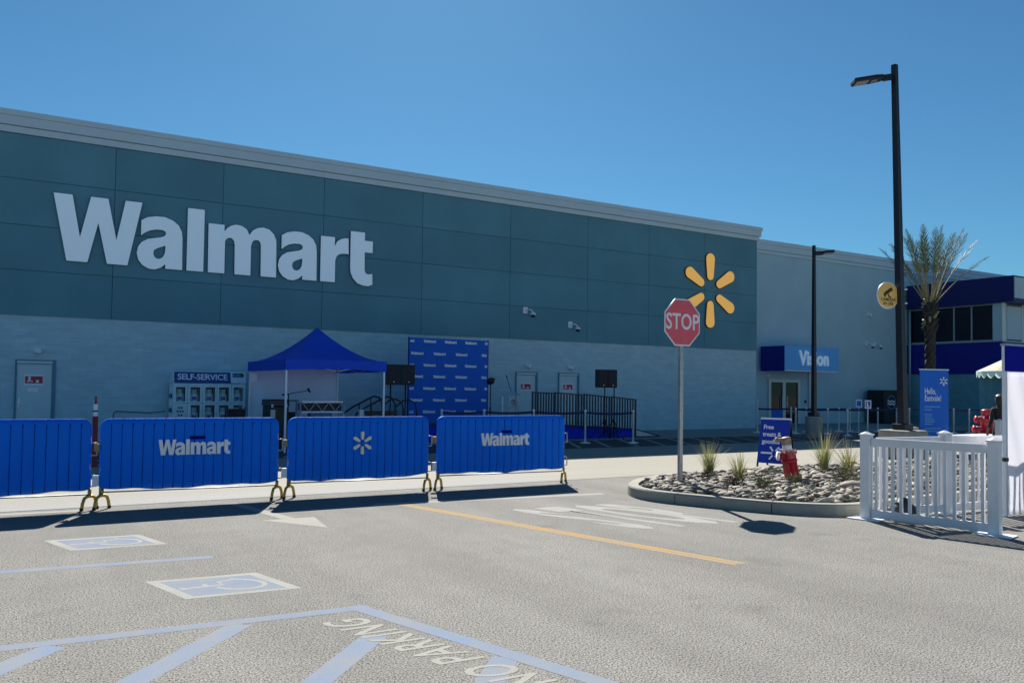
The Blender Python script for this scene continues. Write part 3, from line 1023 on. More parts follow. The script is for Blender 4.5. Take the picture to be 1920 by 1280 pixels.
barrier(-1.38, 0.96, "plain blue quilted barrier at the left edge of the picture")
barrier(1.05, 3.376, "blue quilted barrier with white store name, second from the left", 'word')
barrier(3.50, 5.762, "blue quilted barrier with a white petal emblem", 'emblem')
barrier(5.904, 8.396, "blue quilted barrier with white store name, rightmost of the row", 'word')

# ------------------------------------------------------------------ planted island
ISL = [(8.15, 9.75), (8.28, 10.15), (8.55, 10.5), (9.1, 10.95), (10.0, 11.3), (10.9, 11.45), (12.5, 11.55), (14, 11.5), (16, 11.42), (18, 11.3),
       (19.0, 10.6), (19.2, 9.2), (18.5, 7.9), (17, 7.42), (14, 7.3), (11.6, 7.25), (10.4, 7.15), (9.75, 7.10), (9.25, 7.35), (8.88, 7.75), (8.66, 8.2), (8.42, 8.75), (8.2, 9.3)]


def smooth_loop(pts, it=3):
    for _ in range(it):
        out = []
        for a, b in zip(pts, pts[1:] + pts[:1]):
            out += [(a[0] * .75 + b[0] * .25, a[1] * .75 + b[1] * .25), (a[0] * .25 + b[0] * .75, a[1] * .25 + b[1] * .75)]
        pts = out
    return pts


def resample(lp, step):
    out = []
    carry = 0.0
    for a, b in zip(lp, lp[1:] + lp[:1]):
        a, b = Vector(a), Vector(b)
        L = (b - a).length
        t = carry
        while t < L:
            p = a.lerp(b, t / L)
            out.append((p.x, p.y))
            t += step
        carry = t - L
    return out


LOOP = resample(smooth_loop(ISL, 3), 0.14)
CTR = Vector((12.8, 9.4))


def offset_loop(lp, d):
    n = len(lp)
    out = []
    for i in range(n):
        a, b = Vector(lp[i - 1]), Vector(lp[(i + 1) % n])
        t = (b - a).normalized()
        nn = Vector((-t.y, t.x))
        if (CTR - Vector(lp[i])).dot(nn) < 0:
            nn = -nn
        p = Vector(lp[i]) + nn * d
        out.append((p.x, p.y))
    return out


IN = offset_loop(LOOP, 0.17)
isl = MB().poly([(x, y, 0.115) for x, y in offset_loop(LOOP, 0.10)]).build("planted_island", 'soil')
tag(isl, "kerbed island bed of soil covered with river stones", None, None, "structure")
nL = len(LOOP)
seg = 10
i = 3 - 10
while i < nL - 8:
    j = min(i + seg, nL - 7)
    mb = MB()
    o_ = [Vector(LOOP[k % nL]) for k in range(i, j + 1)]
    q_ = [Vector(IN[k % nL]) for k in range(i, j + 1)]
    # leave a fine joint at the end
    o_[-1] = o_[-1] + (o_[-2] - o_[-1]).normalized() * 0.012
    q_[-1] = q_[-1] + (q_[-2] - q_[-1]).normalized() * 0.012
    vs, fs = [], []
    for a, b in zip(o_, q_):
        m_ = a + (b - a) * 0.13
        vs += [(a.x, a.y, 0.0), (a.x + (b.x - a.x) * 0.03, a.y + (b.y - a.y) * 0.03, 0.135), (m_.x, m_.y, 0.155), (b.x, b.y, 0.152), (b.x, b.y, 0.05)]
    n = len(o_)
    for k in range(n - 1):
        for c_ in range(4):
            fs.append((k * 5 + c_, (k + 1) * 5 + c_, (k + 1) * 5 + c_ + 1, k * 5 + c_ + 1))
    fs += [(0, 1, 2, 3, 4), tuple((n - 1) * 5 + c_ for c_ in (4, 3, 2, 1, 0))]
    mb.add(vs, fs)
    mb.build("kerb_stone", 'kerb', isl)
    i = j


def inside(p, lp):
    c = False
    n = len(lp)
    for a in range(n):
        x1, y1 = lp[a]
        x2, y2 = lp[a - 1]
        if (y1 > p[1]) != (y2 > p[1]) and p[0] < (x2 - x1) * (p[1] - y1) / (y2 - y1) + x1:
            c = not c
    return c


# river stones
def stone_mesh(k):
    bm = bmesh.new()
    bmesh.ops.create_icosphere(bm, subdivisions=1, radius=1.0)
    r_ = random.Random(k)
    for v in bm.verts:
        v.co *= r_.uniform(0.86, 1.12)
        v.co.x *= 0.086
        v.co.y *= 0.054
        v.co.z *= 0.030
    me = bpy.data.meshes.new("stone")
    bm.to_mesh(me)
    bm.free()
    for p in me.polygons:
        p.use_smooth = True
    return me


STV = [stone_mesh(k) for k in range(9)]
for k, me in enumerate(STV):
    me.materials.append(M[('stone1', 'stone1', 'stone2', 'stone1', 'stone3', 'stone2', 'stone1', 'stone2', 'stone1')[k]])
BED = offset_loop(LOOP, 0.25)
spots = []
y = 7.2
while y < 11.7:
    x = 8.0
    while x < 19.2:
        p = (x + random.uniform(-.055, .055), y + random.uniform(-.045, .045))
        if inside(p, BED):
            spots.append(p)
        x += 0.118
    y += 0.092
spots.sort(key=lambda p: p[0] ** 2 + p[1] ** 2 + (8 if (p[0] > 10.2 and p[1] < 7.9) else 0))
big = MB()
rest = {0: MB(), 1: MB(), 2: MB()}
for k, p in enumerate(spots):
    s_ = random.choice((0.55, 0.7, 0.9, 1.0, 1.1, 1.25, 1.55))
    tr = Matrix.Translation((p[0], p[1], 0.145 + random.uniform(-.02, .025))) @ Matrix.Rotation(random.uniform(0, 6.28), 4, 'Z') @ Matrix.Rotation(random.uniform(-.6, .6), 4, 'X') @ Matrix.Rotation(random.uniform(-.5, .5), 4, 'Y') @ Matrix.Scale(s_, 4)
    me = STV[random.randrange(9)]
    if k < 300:
        o = bpy.data.objects.new("stone", me)
        col.objects.link(o)
        o.parent = isl
        o.matrix_local = tr
    else:
        mi = ('stone1', 'stone2', 'stone3').index(me.materials[0].name.replace('pale_river_stone', 'stone1').replace('grey_river_stone', 'stone2').replace('brown_river_stone', 'stone3'))
        rest[mi].add([tr @ v.co for v in me.vertices], [tuple(f.vertices) for f in me.polygons])
for mi, mb in rest.items():
    o = mb.build("river_stones", ('stone1', 'stone2', 'stone3')[mi], isl, True, recalc=False)
    o["kind"] = "stuff"


def grass_tuft(x, y, h, n, label, spread=0.5, z=0.15):
    t = thing("grass_tuft", label, "grass plant", (x, y, z), 0, "ornamental grasses on the stone island")
    for nm, m, cnt in (("green_blades", 'grassblade', n), ("straw_blades", 'grassblade2', n // 2)):
        mb = MB()
        for k in range(cnt):
            a = random.uniform(0, 6.283)
            lean = abs(random.gauss(0, spread)) + 0.05
            hh = h * random.uniform(0.45, 1.08)
            w = random.uniform(0.0035, 0.0085)
            r0 = random.uniform(0, 0.09)
            bx, by = x + r0 * math.cos(a), y + r0 * math.sin(a)
            pts = []
            for q in range(5):
                u = q / 4
                rr = hh * lean * (u ** 1.7) * 0.8
                pts.append(Vector((bx + rr * math.cos(a), by + rr * math.sin(a), z - 0.02 + hh * (u - 0.18 * lean * u * u))))
            sd_ = Vector((-math.sin(a + random.uniform(-.6, .6)), math.cos(a), 0)).normalized()
            vs, fs = [], []
            for q, p in enumerate(pts):
                ww = w * (1 - 0.9 * (q / 4) ** 1.5)
                vs += [p - sd_ * ww, p + sd_ * ww]
            for q in range(4):
                fs.append((2 * q, 2 * q + 1, 2 * q + 3, 2 * q + 2))
            mb.add(vs, fs)
        mb.build(nm, m, t, recalc=False)
    return t


grass_tuft(10.72, 10.88, 0.66, 95, "tall pale grass tuft left of the board, nearest the stop sign", 0.52)
grass_tuft(10.55, 10.0, 0.50, 80, "shorter grass tuft between the stop sign and the red hydrant", 0.5)
grass_tuft(13.3, 10.47, 0.82, 95, "tall spiky grass tuft just right of the red hydrant", 0.5)
grass_tuft(13.05, 9.75, 0.68, 85, "wide grass tuft beside the left post of the picket fence", 0.6)


def scrub(x, y, r, h, label, m='scrub'):
    t = thing("scrub_plant", label, "shrub", (x, y, 0.15), 0, "low scrub plants among the stones")
    tw, lf = MB(), MB()
    for k in range(16):
        a = random.uniform(0, 6.283)
        e = random.uniform(0.3, 1.3)
        L_ = random.uniform(0.6, 1.0)
        q = Vector((x + math.cos(a) * math.cos(e) * r * L_, y + math.sin(a) * math.cos(e) * r * L_, 0.15 + math.sin(e) * h * L_))
        tw.cyl((x + random.uniform(-.03, .03), y, 0.13), q, 0.005, 0.002, 4, False)
        for _ in range(16):
            u = random.uniform(0.35, 1.05)
            c = Vector((x, y, 0.13)).lerp(q, u) + Vector((random.gauss(0, .03), random.gauss(0, .03), random.gauss(0, .02)))
            d1 = Vector((random.gauss(0, 1), random.gauss(0, 1), random.gauss(0, 1))).normalized() * random.uniform(.014, .028)
            d2 = Vector((random.gauss(0, 1), random.gauss(0, 1), random.gauss(0, 1))).normalized() * .010
            lf.add([c - d1, c + d2, c + d1, c - d2], [(0, 1, 2, 3)])
    tw.build("twigs", 'twig', t, recalc=False)
    lf.build("leaves", m, t, recalc=False)


scrub(9.75, 9.35, 0.20, 0.22, "brown twiggy plant nearest the stop sign post", 'twig')
scrub(9.95, 9.0, 0.22, 0.30, "dark scrub plant at the front kerb, left of the hydrant")
scrub(10.75, 9.05, 0.20, 0.24, "small scrub plant in front of the red hydrant, left side")
scrub(11.95, 9.0, 0.26, 0.30, "green scrub plant just right of the red hydrant")
scrub(12.35, 9.3, 0.20, 0.24, "grey scrub plant between the hydrant and the right tufts", 'twig')
scrub(10.15, 10.35, 0.16, 0.2, "low scrub plant behind the stop sign post, beside the tall tuft", 'twig')

# boulder among the stones
bl = bmesh.new()
bmesh.ops.create_icosphere(bl, subdivisions=2, radius=1.0)
for v in bl.verts:
    v.co *= random.uniform(0.93, 1.06)
    v.co.x *= 0.24
    v.co.y *= 0.16
    v.co.z *= 0.09
me = bpy.data.meshes.new("boulder")
bl.to_mesh(me)
bl.free()
me.transform(Matrix.Translation((11.35, 8.42, 0.18)))
o = link_mesh("boulder", me, 'stone1', None, True)
tag(o, "larger pale flat boulder among the river stones", "boulder")

# stop sign
ss = thing("stop_sign", "red octagonal stop sign on a galvanised post in the island", "road sign", (9.318, 10.083, 0.1))
SX, SYY = 9.318, 10.083
pm_ = MB()
pm_.box(SX - 0.034, SX - 0.022, SYY, SYY + 0.05, 0.05, 3.08).box(SX + 0.022, SX + 0.034, SYY, SYY + 0.05, 0.05, 3.08).box(SX - 0.0219, SX + 0.0219, SYY, SYY + 0.008, 0.05, 3.08)
pm_.build("post", 'galv', ss)


def octo(r):
    return [(r * math.cos(RAD(22.5 + 45 * k)), r * math.sin(RAD(22.5 + 45 * k))) for k in range(8)]


c_ = (SX, SYY - 0.006, 2.735)
place(shape2d([octo(0.412)], 0.003), "plate", 'stop_white', ss, c_, XR, ZU, copy=False)
place(shape2d([octo(0.388)], 0.001), "red_face", 'stop_red', ss, (SX, SYY - 0.0115, 2.735), XR, ZU, copy=False)
tm = text_mesh("STOP", 0.36, 0.006, 0.001, spacing=1.02)
place(tm, "sign_word", 'stop_white', ss, (SX, SYY - 0.015, 2.735), XR, ZU, 0.82, 1.0, copy=False)
for z in (2.735 + 0.31, 2.735 - 0.31):
    MB().cyl((SX, SYY - 0.020, z), (SX, SYY - 0.012, z), 0.012).build("bolt", 'galv', ss)

# near red hydrant, leaning
HX, HY = 11.345, 9.558
hy = thing("fire_hydrant", "leaning red hydrant with tan cap standing among the island stones", "hydrant", (HX, HY, 0.13))
ax = Vector((-0.125, 0.10, 1.0)).normalized()
b0 = Vector((HX, HY, 0.10))
MB().lathe([(0.12, 0), (0.11, 0.02), (0.10, 0.06), (0.102, 0.36), (0.13, 0.365), (0.13, 0.40), (0.105, 0.405)], 20, b0, ax).build("barrel", 'hyd_red', hy, True)
MB().lathe([(0.105, 0.405), (0.112, 0.42), (0.112, 0.50), (0.145, 0.505), (0.145, 0.535), (0.09, 0.54)], 20, b0, ax).build("upper_barrel", 'hyd_red', hy)
for k in range(8):
    a = k * math.pi / 4
    p = b0 + ax * 0.50 + Vector((0.125 * math.cos(a), 0.125 * math.sin(a), 0))
    MB().cyl(p, p + ax * 0.075, 0.016, n=6).build("bolt", 'galv', hy)
for k in range(4):
    a = k * math.pi / 2 + 0.4
    p = b0 + Vector((0.108 * math.cos(a), 0.108 * math.sin(a), 0))
    MB().cyl(p + ax * 0.05, p + ax * 0.5, 0.018, n=6).build("rib", 'hyd_red', hy, True)
MB().lathe([(0.07, 0.54), (0.075, 0.60), (0.075, 0.655)], 18, b0, ax).build("collar", 'white_metal', hy, True)
MB().lathe([(0.076, 0.655), (0.082, 0.67), (0.085, 0.75), (0.085, 0.77), (0.05, 0.785), (0.001, 0.79)], 18, b0, ax).build("cap", 'tan', hy, True)
lv = Vector((-0.80, 0.55, 0.0))
p = b0 + ax * 0.735
MB().cyl(p, p + lv * 0.16, 0.032).cyl(p + lv * 0.13, p + lv * 0.18, 0.042).build("nozzle", 'tan', hy, True)
p = b0 + ax * 0.46
MB().cyl(p, p + lv * 0.17, 0.07).build("side_outlet", 'hyd_red', hy, True)
MB().cyl(p + lv * 0.1705, p + lv * 0.195, 0.08).build("outlet_cap", 'white_metal', hy, True)

# far red standpipe with outlets
HX, HY = 24.24, 13.46
hy = thing("fire_standpipe", "tall red standpipe with capped outlets behind the picket fence", "hydrant", (HX, HY, 0))
b0 = Vector((HX, HY, 0))
MB().lathe([(0.26, 0), (0.26, 0.05), (0.17, 0.06), (0.18, 0.45), (0.23, 0.47), (0.23, 0.55), (0.185, 0.56), (0.185, 0.88), (0.21, 0.89), (0.21, 0.94), (0.16, 0.95), (0.155, 1.12), (0.18, 1.125), (0.18, 1.17), (0.09, 1.20), (0.001, 1.20)], 20, b0).build("barrel", 'hyd_red', hy, True)
lv = Vector((-0.80, 0.55, 0.0)).normalized()
for z, l_ in ((0.90, 0.30), (0.62, 0.36)):
    p = b0 + Vector((0, 0, z))
    nz_ = MB().cyl(p, p + lv * l_, 0.085).build("outlet", 'hyd_red', hy, True)
    MB().cyl(p + lv * (l_ + 0.001), p + lv * (l_ + 0.05), 0.105).build("outlet_cap", 'hyd_red', nz_, True)
p = b0 + Vector((0, 0, 0.75))
MB().cyl(p, p + Vector((0.4, -0.28, 0.0)), 0.10).build("outlet", 'hyd_red', hy, True)
for k in range(8):
    a = k * math.pi / 4
    MB().cyl((HX + 0.2 * math.cos(a), HY + 0.2 * math.sin(a), 0.93), (HX + 0.2 * math.cos(a), HY + 0.2 * math.sin(a), 1.0), 0.02, n=6).build("bolt", 'white_metal', hy)

# ------------------------------------------------------------------ A-board
n_ = Vector((-0.95, -0.30, 0)).normalized()
r_ = Vector((0, 0, 1)).cross(n_)
back = -n_
base = Vector((14.02, 12.80, 0))
W_, H_ = 0.66, 1.02
ab = thing("sidewalk_board", "blue A-shaped board with white invitation and arrow behind the island", "sign board", tuple(base))
top = base + back * 0.26 + Vector((0, 0, H_))
u_ = (top - base).normalized()
nn = r_.cross(u_).normalized()
hl = (top - base).length
MB().obox(base, r_, u_, nn, (0, W_), (0.09, hl - 0.0), (-0.012, 0.012)).build("front_board", 'aframe_blue', ab)
MB().obox(base, r_, u_, nn, (0, 0.035), (0, 0.088), (-0.012, 0.012)).build("leg", 'black', ab)
MB().obox(base, r_, u_, nn, (W_ - 0.035, W_), (0, 0.088), (-0.012, 0.012)).build("leg", 'black', ab)
MB().obox(base + r_ * -0.01, r_, u_, nn, (0, W_ + 0.02), (hl + 0.001, hl + 0.035), (-0.02, 0.03)).build("top_bar", 'white_metal', ab)
bb = base + back * 0.52
u2 = (top + back * 0.01 - bb).normalized()
n2 = r_.cross(u2).normalized()
MB().obox(bb, r_, u2, n2, (0, W_), (0.09, hl - 0.02), (-0.012, 0.012)).build("rear_board", 'black', ab)
for a in (0.0, W_ - 0.035):
    MB().obox(bb, r_, u2, n2, (a, a + 0.035), (0, 0.088), (-0.012, 0.012)).build("leg", 'black', ab)
for k, (txt, h_) in enumerate((("Free", 0.82), ("treats &", 0.66), ("goodies", 0.50))):
    tm = text_mesh(txt, 0.135, 0.003, 0.001, align='LEFT', spacing=0.95)
    o_ = base + r_ * 0.07 + u_ * (h_ + 0.06) + nn * 0.015
    place(tm, "printed_line", 'white_text', ab, tuple(o_), r_, u_, 1.0, 1.0, copy=False)
aw = MB()
ac_ = base + u_ * 0.31 + nn * 0.015
for a, b in (((0.07, 0), (0.33, 0)), ((0.41, 0), (0.58, 0)), ((0.34, 0.045), (0.27, 0.14)), ((0.34, -0.045), (0.27, -0.14)), ((0.40, 0.045), (0.47, 0.14)), ((0.40, -0.045), (0.47, -0.14))):
    A_, B_ = ac_ + r_ * a[0] + u_ * a[1], ac_ + r_ * b[0] + u_ * b[1]
    d_ = (B_ - A_).normalized()
    s_ = nn.cross(d_) * 0.020
    aw.prism([A_ - s_, B_ - s_, B_ + s_, A_ + s_], nn * 0.002)
aw.build("printed_arrow", 'white_text', ab)

# ------------------------------------------------------------------ white picket fences
def fence(name, P, Q, label, n, post_a=True, post_b=True, kind='fence'):
    P, Q = Vector((*P, 0)), Vector((*Q, 0))
    d = (Q - P).normalized()
    s = Vector((-d.y, d.x, 0))
    Ln = (Q - P).length
    t = thing(name, label, kind, tuple(P))
    z3 = Vector((0, 0, 1))
    a0 = 0.066 if post_a else 0.07
    for on, c in ((post_a, P), (post_b, Q)):
        if on:
            o = MB().obox(c, d, s, z3, (-0.062, 0.062), (-0.062, 0.062), (0, 1.085)).build("post", 'white_vinyl', t, bevel=0.006)
            MB().prism([c + d * i_ + s * j_ + z3 * 1.086 for i_, j_ in ((-.072, -.072), (.072, -.072), (.072, .072), (-.072, .072))], z3 * 0.02).lathe([(0.096, 0), (0.012, 0.03)], 4, c + z3 * 1.106).build("post_cap", 'white_vinyl', o)
            MB().obox(c, d, s, z3, (-0.20, 0.20), (-0.14, 0.14), (0.003, 0.016)).build("base_plate", 'white_metal', o)
    MB().obox(P, d, s, z3, (a0, Ln - 0.066), (-0.022, 0.022), (0.95, 1.055)).build("rail", 'white_vinyl', t, bevel=0.004)
    MB().obox(P, d, s, z3, (a0, Ln - 0.066), (-0.022, 0.022), (0.03, 0.135)).build("rail", 'white_vinyl', t, bevel=0.004)
    for k in range(n):
        x = 0.075 + (Ln - 0.15) * (k + 0.5) / n
        MB().obox(P, d, s, z3, (x - 0.019, x + 0.019), (-0.012, 0.012), (0.136, 0.949)).build("picket", 'white_vinyl', t)


fence("picket_fence", (9.596, 6.899), (9.876, 5.407), "white picket fence panel nearest the camera beside the island", 13)
fence("picket_fence", (9.72, 6.89), (11.05, 6.72), "white picket fence panel behind the nearest one, left half", 11, False, True)
fence("picket_fence", (11.115, 6.72), (12.5, 6.50), "white picket fence panel running behind the tent post", 11, False, True)
fence("picket_fence", (17.34, 9.39), (18.9, 9.1), "far white picket fence panel beside the dark-clothed person", 11)
# black sand bag inside the fence corner
sb = MB()
sb.lathe([(0.02, 0.0), (0.15, 0.02), (0.18, 0.1), (0.15, 0.19), (0.07, 0.24), (0.05, 0.29), (0.001, 0.30)], 14, (9.95, 6.62, 0.0))
o = sb.build("sand_bag", 'black', None, True)
tag(o, "black weight bag on the ground behind the near fence panel", "bag")

# ------------------------------------------------------------------ lamp poles
def lamp_pole(loc, h, base_r, base_h, arm, label, r0, r1, square, lean=(0, 0)):
    x, y = loc
    t = thing("lamp_pole", label, "lamp post", (x, y, 0), 0, "parking lot lamp poles")
    if square:
        MB().box(x - base_r, x + base_r, y - base_r, y + base_r, 0, base_h).build("concrete_base", 'concrete', t, bevel=0.05)
    else:
        MB().lathe([(base_r, 0), (base_r, base_h - 0.03), (base_r - 0.03, base_h), (0.001, base_h)], 24, (x, y, 0)).build("concrete_base", 'concrete', t)
    MB().box(x - r0 * 1.9, x + r0 * 1.9, y - r0 * 1.9, y + r0 * 1.9, base_h + 0.002, base_h + 0.15).build("base_shroud", 'black_metal', t, bevel=0.01)
    tp = Vector((x + lean[0], y + lean[1], h))
    pm = MB()
    d0 = Vector((x, y, base_h + 0.152))
    a = Vector((1, 0, 0))
    b = Vector((0, 1, 0))
    vs = []
    for c, r in ((d0, r0), (tp, r1)):
        vs += [c + a * r * i_ + b * r * j_ for i_, j_ in ((-1, -1), (1, -1), (1, 1), (-1, 1))]
    pm.add(vs, [(0, 1, 5, 4), (1, 2, 6, 5), (2, 3, 7, 6), (3, 0, 4, 7), (4, 5, 6, 7), (3, 2, 1, 0)])
    pm.build("pole", 'black_metal', t, bevel=0.008)
    A = Vector((arm[0], arm[1], arm[2]))
    L = A.length
    A = A.normalized()
    s = Vector((-A.y, A.x, 0)).normalized()
    up = A.cross(s)
    if up.z < 0:
        up = -up
    c = tp + Vector((0, 0, -0.28))
    MB().obox(c, A, s, up, (r1, 0.30), (-0.045, 0.045), (-0.09, 0.06)).build("arm", 'black_metal', t, bevel=0.01)
    w = 0.20
    out = [(0.24, 0.06), (0.34, 0.15), (0.55, w), (L - 0.02, w), (L, w - 0.04), (L, -w + 0.04), (L - 0.02, -w), (0.55, -w), (0.34, -0.15), (0.24, -0.06)]
    MB().prism([c + A * p + s * q - up * 0.05 for p, q in out], up * 0.10).build("lamp_head", 'black_metal', t, bevel=0.015)
    MB().obox(c, A, s, up, (L - 0.36, L - 0.05), (-w + 0.05, w - 0.05), (-0.062, -0.0505)).build("lamp_lens", 'lens', t)
    MB().obox(c, A, s, up, (0.45, 0.6), (-0.09, 0.09), (-0.058, -0.0505)).build("driver_cover", 'galv', t)
    MB().lathe([(0.04, 0), (0.04, 0.05), (0.001, 0.06)], 10, c + A * 0.42 + up * 0.051).build("photocell", 'white_metal', t)


lamp_pole((19.108, 12.712), 9.92, 0.42, 0.72, (-0.84, 0.60, -0.16), "tall black lamp pole on a square concrete base at the right", 0.092, 0.062, True, (-0.16, 0.09))
lamp_pole((24.706, 19.895), 6.90, 0.30, 0.76, (0.55, -0.40, 0.05), "shorter black lamp pole in front of the blue entrance box", 0.075, 0.045, False)

# amber camera notice on the tall pole
cs = thing("camera_notice", "amber round notice with camera picture bracketed to the tall lamp pole", "sign", (18.75, 12.9, 4.05))
n_ = Vector((-0.20, -0.98, 0)).normalized()
r_ = Vector((0, 0, 1)).cross(n_)
ctr = Vector((18.70, 12.84, 4.06))
def circ(r, n=32, e=1.0):
    return [(r * math.cos(2 * math.pi * k / n), r * e * math.sin(2 * math.pi * k / n)) for k in range(n)]


place(shape2d([circ(0.335)], 0.012), "plate", 'white_metal', cs, tuple(ctr), r_, ZU, copy=False)
place(shape2d([circ(0.315)], 0.003), "amber_face", 'sign_amber', cs, tuple(ctr + n_ * 0.0155), r_, ZU, copy=False)
tm = text_mesh("CAMERAS\nIN USE", 0.105, 0.002, 0.001, line=0.95)
place(tm, "printed_words", 'amber_dark', cs, tuple(ctr + n_ * 0.0205 - Vector((0, 0, 0.155))), r_, ZU, copy=False)
cm_ = [[(-0.13, 0.05), (0.10, 0.19), (0.15, 0.12), (-0.08, -0.02)], [(-0.02, 0.0), (0.02, 0.02), (0.05, -0.05), (0.09, -0.05), (0.09, -0.075), (0.02, -0.075)], [(-0.16, 0.02), (-0.11, -0.07), (-0.07, -0.05), (-0.11, 0.035)]]
for lp in cm_:
    place(shape2d([[(a, b + 0.02) for a, b in lp]], 0.001), "printed_camera", 'amber_dark', cs, tuple(ctr + n_ * 0.0205), r_, ZU, copy=False)
MB().obox(ctr + r_ * 0.30, r_, (0, 0, 1), n_, (0, 0.05), (-0.36, 0.36), (-0.03, 0.03)).build("mounting_bar", 'tan', cs)
for z in (0.18, -0.17):
    MB().obox(ctr + r_ * 0.351, r_, (0, 0, 1), n_, (0, 0.26), (z - 0.015, z + 0.015), (-0.02, 0.02)).build("bracket", 'white_metal', cs)

# ------------------------------------------------------------------ stanchions with belts
def stanchion(x, y, h, label, group, wide=False):
    t = thing("stanchion", label, "stanchion", (x, y, 0), 0, group)
    MB().lathe([(0.17, 0.009), (0.17, 0.025), (0.05, 0.05), (0.03, 0.055)], 18, (x, y, 0)).build("base", 'silver', t, True)
    MB().lathe([(0.032, 0.05), (0.032, h - 0.06), (0.04, h - 0.055), (0.04, h), (0.02, h + 0.01)], 12, (x, y, 0)).build("post", 'silver', t, True)


def belt(a, b, z, label, sag=0.02):
    mb = MB()
    n = 8
    a, b = Vector((*a, z)), Vector((*b, z))
    d = (b - a).normalized()
    s = Vector((-d.y, d.x, 0)) * 0.004
    vs, fs = [], []
    for k in range(n + 1):
        u = k / n
        c = a.lerp(b, u) - Vector((0, 0, sag * 4 * u * (1 - u)))
        vs += [c - s + Vector((0, 0, -.035)), c + s + Vector((0, 0, -.035)), c + s + Vector((0, 0, .035)), c - s + Vector((0, 0, .035))]
    for k in range(n):
        for q in range(4):
            fs.append((4 * k + q, 4 * k + (q + 1) % 4, 4 * k + 4 + (q + 1) % 4, 4 * k + 4 + q))
    mb.add(vs, fs)
    o = mb.build("belt", 'belt', None)
    return tag(o, label, "belt", "navy queue belts")


G1, G2 = "stanchions in front of the stage", "stanchions in front of the entrance"
sp = [(10.54, 21.2), (11.8, 21.0), (13.376, 20.80), (14.867, 20.254), (16.284, 19.733)]
labs = ["stanchion seen between the emblem barrier and the last barrier", "stanchion in front of the backdrop, second from its left", "stanchion at the left end of the ramp railing", "stanchion standing in front of the middle of the ramp railing", "stanchion at the right end of the ramp railing"]
for p, l_ in zip(sp, labs):
    stanchion(p[0], p[1], 1.0, l_, G1)
bl_ = ["navy belt across the foot of the backdrop", "navy belt from the backdrop to the lectern", "navy belt left of the middle ramp stanchion", "navy belt across the right half of the ramp railing"]
for k in range(4):
    belt(sp[k], sp[k + 1], 0.93, bl_[k], 0.04)
sp2 = [(25.13, 22.9), (27.0, 22.85), (26.125, 21.884), (27.6, 22.60), (27.111, 21.187), (29.41, 22.435), (29.9, 22.28), (26.92, 20.162), (31.182, 21.88), (31.6, 21.3)]
labs = ["leftmost stanchion before the stucco wall", "stanchion hidden behind the sidewalk board", "stanchion left of the pair in front of the glass door", "stanchion at the right jamb of the glass door", "stanchion just right of the round concrete pole base", "stanchion left of a close pair before the stucco wall", "right one of a close pair before the stucco wall", "nearest stanchion of the group before the stucco wall", "stanchion at the left side of the black vending machine", "stanchion in front of the black vending machine"]
for k, (p, l_) in enumerate(zip(sp2, labs)):
    stanchion(p[0], p[1], 1.28 if k == 0 else 1.0, l_, G2)
order = [0, 1, 3, 5, 8]
bl_ = ["navy belt left of the glass door", "navy belt crossing the glass door", "navy belt behind the shorter lamp pole", "navy belt running to the vending machine"]
for k in range(4):
    belt(sp2[order[k]], sp2[order[k + 1]], 0.94, bl_[k])
belt(sp2[2], sp2[4], 0.94, "near navy belt passing in front of the round pole base")
belt(sp2[4], sp2[9], 0.94, "near navy belt running towards the vending machine")
sp3 = [(31.4, 20.6), (33.38, 19.93), (34.1, 19.7)]
for p, l_ in zip(sp3, ["stanchion between the tall pole and the tall banner", "left one of two stanchions right of the tall banner", "right one of two stanchions right of the tall banner"]):
    stanchion(p[0], p[1], 1.02, l_, G2)
belt(sp2[9], sp3[0], 0.96, "navy belt behind the tall lamp pole")
belt(sp3[0], sp3[1], 0.96, "navy belt behind the tall banner")
belt(sp3[1], sp3[2], 0.96, "short navy belt right of the tall banner")
belt(sp3[2], (37.0, 19.0), 0.96, "navy belt running off behind the red standpipe")

# accessible entrance signs on posts
for k, (x, y, l_) in enumerate(((29.51, 21.577, "small blue notice on a post, left of two beside the vending machine"), (27.735, 19.888, "small white notice on a post, right of two beside the vending machine"))):
    t = thing("post_notice", l_, "sign", (x, y, 0), 0, "small notices on posts")
    n_ = Vector((-0.6, -0.8, 0)).normalized()
    r_ = Vector((0, 0, 1)).cross(n_)
    c = Vector((x, y, 0))
    MB().lathe([(0.15, 0.009), (0.15, 0.03), (0.03, 0.04)], 16, (x, y, 0)).build("base", 'silver', t, True)
    MB().cyl((x, y, 0.04), (x, y, 1.12), 0.022).build("post", 'silver', t, True)
    MB().obox(c, r_, (0, 0, 1), n_, (-0.12, 0.12), (1.03, 1.34), (0.024, 0.04)).build("frame", 'white_metal', t, bevel=0.01)
    MB().obox(c, r_, (0, 0, 1), n_, (-0.085, 0.085), (1.08, 1.29), (0.041, 0.045)).build("notice", ('banner_blue', 'aframe_blue')[k], t)
    if k:
        MB().obox(c, r_, (0, 0, 1), n_, (-0.05, 0.0), (1.13, 1.26), (0.046, 0.048)).obox(c, r_, (0, 0, 1), n_, (-0.05, 0.04), (1.10, 1.15), (0.046, 0.048)).build("printed_figure", 'white_text', t)

